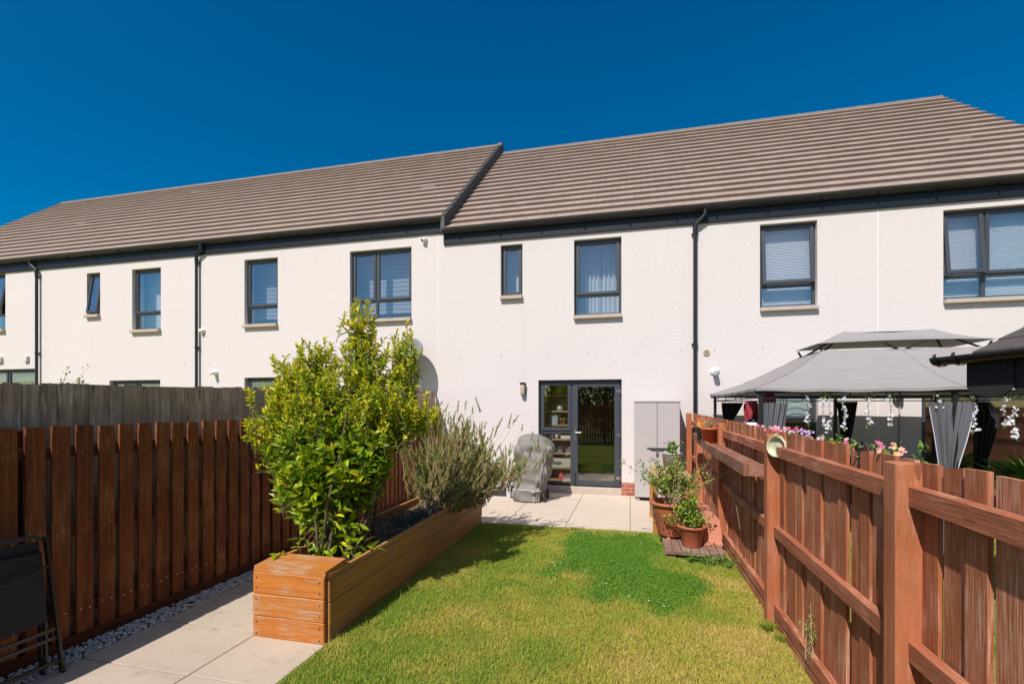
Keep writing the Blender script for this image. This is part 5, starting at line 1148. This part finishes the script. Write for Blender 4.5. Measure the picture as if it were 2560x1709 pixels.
def build_garlands():
    rng = np.random.default_rng(51)
    names = ['thin white flower garland hanging leftmost from the gazebo rail', 'white flower garland hanging second from the left on the gazebo', 'white flower garland hanging third from the left on the gazebo', 'white flower garland in front of the dark rear curtain', 'full white flower garland right of the dark rear curtain', 'sparse white flower garland with lilac tinge right of the full one', 'short white flower garland at the top of the big tied curtain', 'white flower garland touching the right edge of the big tied curtain', 'white flower garland right of the dark bundled curtain', 'long full white flower garland near the right frame edge', 'white flower garland at the very right edge of the photo']
    spec = [(1.955, 1.53, .7), (2.105, 1.51, 1), (2.165, 1.465, 1), (2.315, 1.475, 1.2), (2.545, 1.525, 1.1), (2.755, 1.515, .8), (3.20, 1.71, .6), (3.52, 1.46, .9), (3.78, 1.53, 1.1), (3.86, 1.40, 1.3), (3.985, 1.43, 1.1)]
    for (x, zb, d), lab in zip(spec, names):
        y = 6.10; t = thing('flower_garland', lab, 'garland', (x, y, 1.83), 'white flower garlands on the gazebo')
        q = MB(); q.tube([(x, y, 1.87), (x+rng.normal(0, .008), y, 1.7), (x+.015, y, zb+.02), (x-.015, y-.01, zb-.02)], .0025, 5); q.build('stem', M['bark'], t)
        n = int(30*d*(1.86-zb)/.35); z = zb+(1.84-zb)*rng.random(n)**1.7; k = (1.84-z)/(1.84-zb)
        P = np.stack([x+.01*k+rng.normal(0, .009, n)*(.5+k)+.015*np.sin(z*25+x*40), y+rng.normal(0, .012, n), z], 1); V, F = flat_flowers(P, .0150, rng, 4, (0, -.8, .2))
        npmesh('blossoms', V, F, M['white_petal'], t, np.repeat(np.clip(.25+.7*k+rng.normal(0, .2, n), 0, 1), 4))  # upper blossoms lilac and darker, canopy shade put into the colour
        m = 14; P = np.stack([x+rng.normal(0, .035, m), np.full(m, y), rng.uniform(1.80, 1.90, m)], 1); P[-3:, 2] = zb; P[-3:, 0] = x
        D = rng.normal(0, 1, (m, 3))+np.array([0, 0, -.9]); V, F = leaves(P, D, rng.uniform(.03, .055, m), np.full(m, .018), .1, .1, rng); npmesh('leaves', V, F, M['fresh'], t, np.repeat(rng.random(m)*.6, 2))

def build_fence_flowers():
    rng = np.random.default_rng(61)
    for (y0, y1, mats, cnt, lab) in ((4.9, 6.8, ('pink',), 16, 'sparse flower trough with small pink blooms beyond the far fence bay'), (3.35, 4.85, ('pink', 'lilac'), 30, 'flower trough full of pink and lilac blooms above the middle fence bay'), (2.45, 3.2, ('pink', 'coral'), 9, 'flower trough of coral and pink petunias nearest the front fence post')):
        t = thing('flower_trough', lab, 'flower trough', (1.27, (y0+y1)/2, 1.3), 'flower troughs along the right fence')
        q = MB(); q.box(1.19, 1.36, y0, y1, 1.30, 1.455, bev=.01); q.build('trough', M['black_pot'], t)
        tips = [(1.24+rng.normal(0, .05), rng.uniform(y0, y1), 1.475+rng.uniform(0, .05)) for _ in range(int(26*(y1-y0)))]
        st = MB(); Vs = []; Fs = []; Rs = []; off = 0
        for tp in tips:
            b = (tp[0]+.02, tp[1]+rng.normal(0, .03), 1.44); st.tube([b, tp], .0025, 4); k = 9
            P = np.array(b)+(np.array(tp)-np.array(b))*rng.random((k, 1))+rng.normal(0, .015, (k, 3)); D = rng.normal(0, 1, (k, 3))+np.array([0, 0, .6]); V, F = leaves(P, D, rng.uniform(.02, .045, k), np.full(k, .013), .1, .1, rng)
            Vs.append(V); Fs.append(F+off); off += len(V); Rs.append(np.repeat(rng.random(k), 2))
        st.build('stems', M['fresh'], t); npmesh('foliage', np.concatenate(Vs), np.concatenate(Fs), M['fresh'], t, np.concatenate(Rs))
        for j, mt in enumerate(mats):
            n = cnt; yy = rng.uniform(y0, y1, n)
            if mt == 'lilac': yy = rng.uniform(3.45, 4.15, n)
            if mt == 'pink' and len(mats) == 2 and y0 > 3: yy = rng.uniform(4.15, 4.75, n)
            if mt == 'pink' and y0 < 3: yy = rng.choice([3.1, 2.95, 2.78], n)+rng.normal(0, .035, n)
            if mt == 'coral': yy = rng.choice([2.65, 2.6, 2.5], n)+rng.normal(0, .04, n)
            P = np.stack([1.20+rng.normal(0, .035, n), yy, 1.50+rng.uniform(.0, .055, n)-(.01 if mt == 'coral' else 0)], 1); V, F = flat_flowers(P, .011 if mt == 'lilac' else (.013 if mt == 'coral' else .015), rng); o = npmesh('flowers', V, F, M[mt], t, np.repeat(rng.random(n), 5)); o['label'] = mt+' blooms'
    # red bloom seen between two boards
    V, F = flat_flowers([(1.19, 2.84, 1.36), (1.19, 2.845, 1.34), (1.19, 2.84, 1.43)], .02, rng); npm = npmesh('hanging_bloom', V, F, M['red'], None, np.repeat(rng.random(3), 5)); tag(npm, 'red petunia bloom hanging in a gap between the fence boards', 'flower')
    q = MB(); q.lathe([(0, 0), (.04, .0), (.062, .03), (.062, .06), (.045, .085), (0, .088)], (1.21, 5.40, 1.47), 18); tag(q.build('white_bowl', M['white'], None, True), 'rounded white bowl showing over the top of the far fence bay', 'bowl')
    t = thing('garden_ornament', 'black curled metal ornament on a stake by the front fence post', 'ornament', (1.165, 2.83, 1.2))
    q = MB(); q.tube([(1.128, 2.80, 1.30), (1.128, 2.80, 1.50)], .004, 6); q.build('stake', M['black_metal'], t)
    q = MB()
    for k in range(5):
        a = k*1.256; q.tube([(1.15+.028*math.cos(a+s*1.2)*math.sin(.3+s*2.6), 2.82+.034*math.sin(a+s*1.2)*math.sin(.3+s*2.6), 1.487+.05*s) for s in np.linspace(0, 1, 9)], .006, 6)
    q.build('scrollwork', M['black_metal'], t, True)

def build_shelter():
    s = thing('garden_shelter', 'dark shingle roofed garden shelter with black gutter and scalloped edge', 'shelter', (3.6, 3.2, 0))
    a = Vector((2.376, 4.556, 2.06)); d = Vector((.18, -.62, 0)).normalized(); n = Vector((d.y*-1, d.x, 0)); n = n if n.x > 0 else -n; L = 3.4
    def W(t, o, z): p = a+d*t+n*o; return (p.x, p.y, z)
    prof = [(math.cos(math.pi*(1+k/12))*.058, math.sin(math.pi*(1+k/12))*.062) for k in range(13)]; pr = prof+[(x*.92, z*.92) for x, z in prof[::-1]]; nn = len(pr)
    q = MB(); q.add([W(0, x, 2.105+z) for x, z in pr]+[W(L, x, 2.105+z) for x, z in pr], [(i, (i+1) % nn, nn+(i+1) % nn, nn+i) for i in range(nn)]+[tuple(range(nn)), tuple(range(2*nn-1, nn-1, -1))])
    q.add([W(.0, x, 2.105+z) for x, z in prof], [tuple(range(13))]); q.build('gutter', M['pipe'], s, False)
    for t in (.045, .20, 1.1, 2.0, 2.9):
        q = MB(); br = [(x*1.08, z*1.10) for x, z in prof]; bo = [(x*1.2, z*1.18) for x, z in prof]; rr = br+bo[::-1]; m = len(rr)
        q.add([W(t-.014, x, 2.105+z) for x, z in rr]+[W(t+.014, x, 2.105+z) for x, z in rr], [(i, (i+1) % m, m+(i+1) % m, m+i) for i in range(m)]+[tuple(range(m-1, -1, -1)), tuple(range(m, 2*m))]); q.beam(W(t, -.062, 2.10), W(t, -.055, 2.128), .026, .012); q.build('gutter_bracket', M['pipe'], s)
    q = MB(); sl = .49
    rows = 7
    for k in range(rows):
        o0, o1 = .03+k*.2, .03+(k+1)*.2+.03; z0, z1 = 2.115+.2*k*sl, 2.115+(.2*(k+1)+.03)*sl; t = .26-(.1 if k % 2 else 0)
        while t < L+.2:
            t0 = max(t, .26); t1 = min(t+.2, L+.2); t += .2
            if t1-t0 < .02: continue
            q.hexa([W(t0+.003, o0, z0), W(t1-.003, o0, z0), W(t1-.003, o1, z1-.008), W(t0+.003, o1, z1-.008), W(t0+.003, o0, z0+.012), W(t1-.003, o0, z0+.012), W(t1-.003, o1, z1), W(t0+.003, o1, z1)])
    for k in range(rows):
        o0, o1 = 2.83-k*.2, 2.83-(k+1)*.2-.03; z0, z1 = 2.115+.2*k*sl, 2.115+(.2*(k+1)+.03)*sl
        q.hexa([W(L+.2, o0, z0), W(.26, o0, z0), W(.26, o1, z1-.008), W(L+.2, o1, z1-.008), W(L+.2, o0, z0+.012), W(.26, o0, z0+.012), W(.26, o1, z1), W(L+.2, o1, z1)])
    q.build('roof', M['shingle'], s)
    q = MB(); q.hexa([W(.255, .05, 2.09), W(.275, .05, 2.09), W(.275, 1.45, 2.77), W(.255, 1.45, 2.77), W(.255, .05, 2.125), W(.275, .05, 2.125), W(.275, 1.45, 2.81), W(.255, 1.45, 2.81)]); q.build('barge_board', M['verge'], s)
    q = MB(); q.box(0, .001, 0, .001, 0, .001) if False else None
    # scalloped valance hanging below the eave
    t = .20; k = 0
    while t < L:
        w = .33; q = MB(); pts = [(0, 2.06)]+[(w*i/14, 2.06) for i in (14,)]+[(w*(14-i)/14, 1.865-.075*math.sin(math.pi*(14-i)/14)**.6) for i in range(15)]
        o = .05+(.012 if k % 2 else 0)
        q.add([W(t+x, o, z) for x, z in pts]+[W(t+x, o+.01, z) for x, z in pts], [tuple(range(len(pts))), tuple(range(2*len(pts)-1, len(pts)-1, -1))]+[(i, len(pts)+i, len(pts)+(i+1) % len(pts), (i+1) % len(pts)) for i in range(len(pts))])
        q.build('valance', M['felt'], s); t += w-.02; k += 1
    for t, o in ((.95, .2), (3.2, .2), (.95, 2.6), (3.2, 2.6)):
        q = MB(); p = W(t, o, 0); q.box(p[0]-.05, p[0]+.05, p[1]-.05, p[1]+.05, 0, 2.1); q.build('post', M['left_z'], s)
    q = MB(); q.beam(W(.3, .1, 2.05), W(L, .1, 2.05), .05, .08); q.beam(W(.3, 2.6, 2.05), W(L, 2.6, 2.05), .05, .08); q.build('beam', M['left_y'], s)

def build_neighbour_extras():
    rng = np.random.default_rng(91)
    d = MB(); y = 9.0; d.box(1.2, 12, 8.7, 9.58, -.02, .02); tag(d.build('neighbour_patio', M['slab']), kind='structure')
    k = MB(); x = 1.75
    while x < 2.6: k.box(x, x+.12, 1.0, 3.0, .02, .06); x += .125
    tag(k.build('neighbour_decking', M['deck']), kind='structure')
    t = thing('spiky_plant', 'spiky green plant in a dark pot before the right patio doors', 'potted plant', (5.75, 8.6, 0))
    pot_mesh([(0, 0), (.16, 0), (.22, .40), (.235, .40), (.235, .44), (.21, .44), (0, .40)], (5.75, 8.6, .02), M['black_pot'], t)
    n = 110; a = rng.random(n)*6.28; P = np.tile([5.75, 8.6, .45], (n, 1))+rng.normal(0, .03, (n, 3)); D = np.stack([np.cos(a)*.8, np.sin(a)*.8, rng.uniform(.3, 1.4, n)], 1); V, F = leaves(P, D, rng.uniform(.45, .8, n), np.full(n, .035), .2, .25, rng); npmesh('foliage', V, F, M['fresh'], t, np.repeat(rng.random(n)*.7, 2))
    # climbing plant and yellow shrub over the left grey fence
    t = thing('climbing_plant', 'thin climbing plant showing over the grey left fence', 'plant', (-6.1, 4.2, 0))
    leafy(t, (-6.6, 4.25, 1.7), [(-6.0+rng.uniform(-.5, .22), 4.2+rng.normal(0, .05), 1.95+rng.uniform(-.02, .28)) for _ in range(9)], 10, .035, .025, M['rose'], rng, 'twig', .003, .4, .03)
    t = thing('yellow_shrub', 'low yellow green shrub showing over the grey left fence', 'shrub', (-6.9, 4.2, 0))
    leafy(t, (-6.85, 4.2, 1.6), [(-6.78+rng.uniform(-.28, .25), 4.2+rng.normal(0, .1), 1.90+rng.uniform(0, .09)) for _ in range(18)], 16, .04, .025, M['fresh'], rng, 'bark', .004, .85, .03)
    # shrubs behind the viewer, mirrored in the glass
    for i, (x, y, r, h, lab) in enumerate(((-3.0, -4.9, 1.1, 3.4, 'dark evergreen bush behind the back fence at the left'), (-1.2, -5.2, 1.2, 3.8, 'tall dark evergreen bush behind the back fence in the middle'), (.7, -5.0, 1.1, 3.3, 'dark evergreen bush behind the back fence at the right'), (3.2, -4.9, 1.3, 3.0, 'dark evergreen bush behind the neighbouring lawn'))):
        t = thing('evergreen_bush', lab, 'shrub', (x, y, 0)); q = MB(); q.tube([(x, y, -.03), (x+.05, y, h*.5), (x, y, h*.85)], [.09, .06, .02], 8); q.build('trunk', M['bark'], t, True)
        n = 3000; dv = unit(rng.normal(0, 1, (n, 3)))*rng.random((n, 1))**.4; P = np.array([x, y, h*.55])+dv*np.array([r, r*.7, h*.45]); V, F = leaves(P, rng.normal(0, 1, (n, 3)), rng.uniform(.12, .22, n), rng.uniform(.06, .1, n), .2, .1, rng); npmesh('crown', V, F, M['deep'], t, np.repeat(rng.random(n), 2))

# ------------------------------------------------------------------ camera, light, sky
def build_view():
    cam = bpy.data.cameras.new('camera'); o = bpy.data.objects.new('camera', cam); COL.objects.link(o)
    o.location = (0, 0, 1.72); o.rotation_euler = (R(90), 0, R(13.71)); cam.sensor_width = 36; cam.lens = 1208.6/2560*36
    cam.shift_y = (1015.7-854.5)/2560; cam.clip_end = 2000; cam.clip_start = .05; sc.camera = o
    s = bpy.data.lights.new('sun', 'SUN'); s.energy = 5.0; s.angle = R(.53); s.color = (1, .945, .885); so = bpy.data.objects.new('sun', s); COL.objects.link(so)
    to = Vector((-.275, -.83, 1)); so.rotation_euler = to.to_track_quat('Z', 'Y').to_euler(); so.location = (-3, -8, 12)
    w = bpy.data.worlds.new('World'); sc.world = w; w.use_nodes = True; t = w.node_tree; t.nodes.clear()
    out = t.nodes.new('ShaderNodeOutputWorld'); bg = t.nodes.new('ShaderNodeBackground'); sky = t.nodes.new('ShaderNodeTexSky'); sky.sky_type = 'NISHITA'; sky.sun_disc = False
    sky.sun_elevation = math.atan2(1, math.hypot(.275, .83)); sky.sun_rotation = math.atan2(-.275, -.83); sky.air_density = 1.0; sky.dust_density = .15; sky.ozone_density = 2.0; sky.altitude = 200
    hs = t.nodes.new('ShaderNodeHueSaturation'); hs.inputs['Saturation'].default_value = 1.75; hs.inputs['Hue'].default_value = .497
    t.links.new(sky.outputs[0], hs.inputs['Color'])
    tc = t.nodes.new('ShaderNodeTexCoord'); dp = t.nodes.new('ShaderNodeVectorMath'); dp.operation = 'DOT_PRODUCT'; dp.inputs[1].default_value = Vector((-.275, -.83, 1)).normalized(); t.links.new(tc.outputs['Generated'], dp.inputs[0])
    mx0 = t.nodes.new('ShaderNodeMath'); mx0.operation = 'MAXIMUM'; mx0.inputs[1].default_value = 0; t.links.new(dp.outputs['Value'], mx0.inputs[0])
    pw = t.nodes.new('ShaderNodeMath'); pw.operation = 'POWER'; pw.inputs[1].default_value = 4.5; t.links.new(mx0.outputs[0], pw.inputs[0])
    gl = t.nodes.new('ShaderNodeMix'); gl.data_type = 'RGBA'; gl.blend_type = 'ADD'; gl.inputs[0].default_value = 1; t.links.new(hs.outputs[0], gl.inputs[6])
    gc = t.nodes.new('ShaderNodeMix'); gc.data_type = 'RGBA'; gc.inputs[6].default_value = (0, 0, 0, 1); gc.inputs[7].default_value = (6.6, 5.3, 3.9, 1); t.links.new(pw.outputs[0], gc.inputs[0]); t.links.new(gc.outputs[2], gl.inputs[7])  # added warm glow around the sun direction, soft fill for shaded areas
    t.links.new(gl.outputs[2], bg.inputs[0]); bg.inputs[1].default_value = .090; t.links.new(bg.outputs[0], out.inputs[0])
    sc.view_settings.view_transform = 'Standard'; sc.view_settings.look = 'None'; sc.view_settings.exposure = .16; sc.view_settings.gamma = 1
    sc.render.engine = 'CYCLES'; sc.cycles.max_bounces = 10; sc.cycles.transparent_max_bounces = 24; sc.cycles.diffuse_bounces = 4; sc.cycles.glossy_bounces = 4

build_ground(); build_grass(); build_houses(); build_indoor_shelf(); wall_fittings(); build_right_fence(); build_left_fences()
build_planter(); build_laurel(); build_rosemary(); build_chair(); build_barbecue(); build_cabinet(); build_pots()
build_gazebo(); build_garlands(); build_fence_flowers(); build_shelter(); build_neighbour_extras(); build_view()
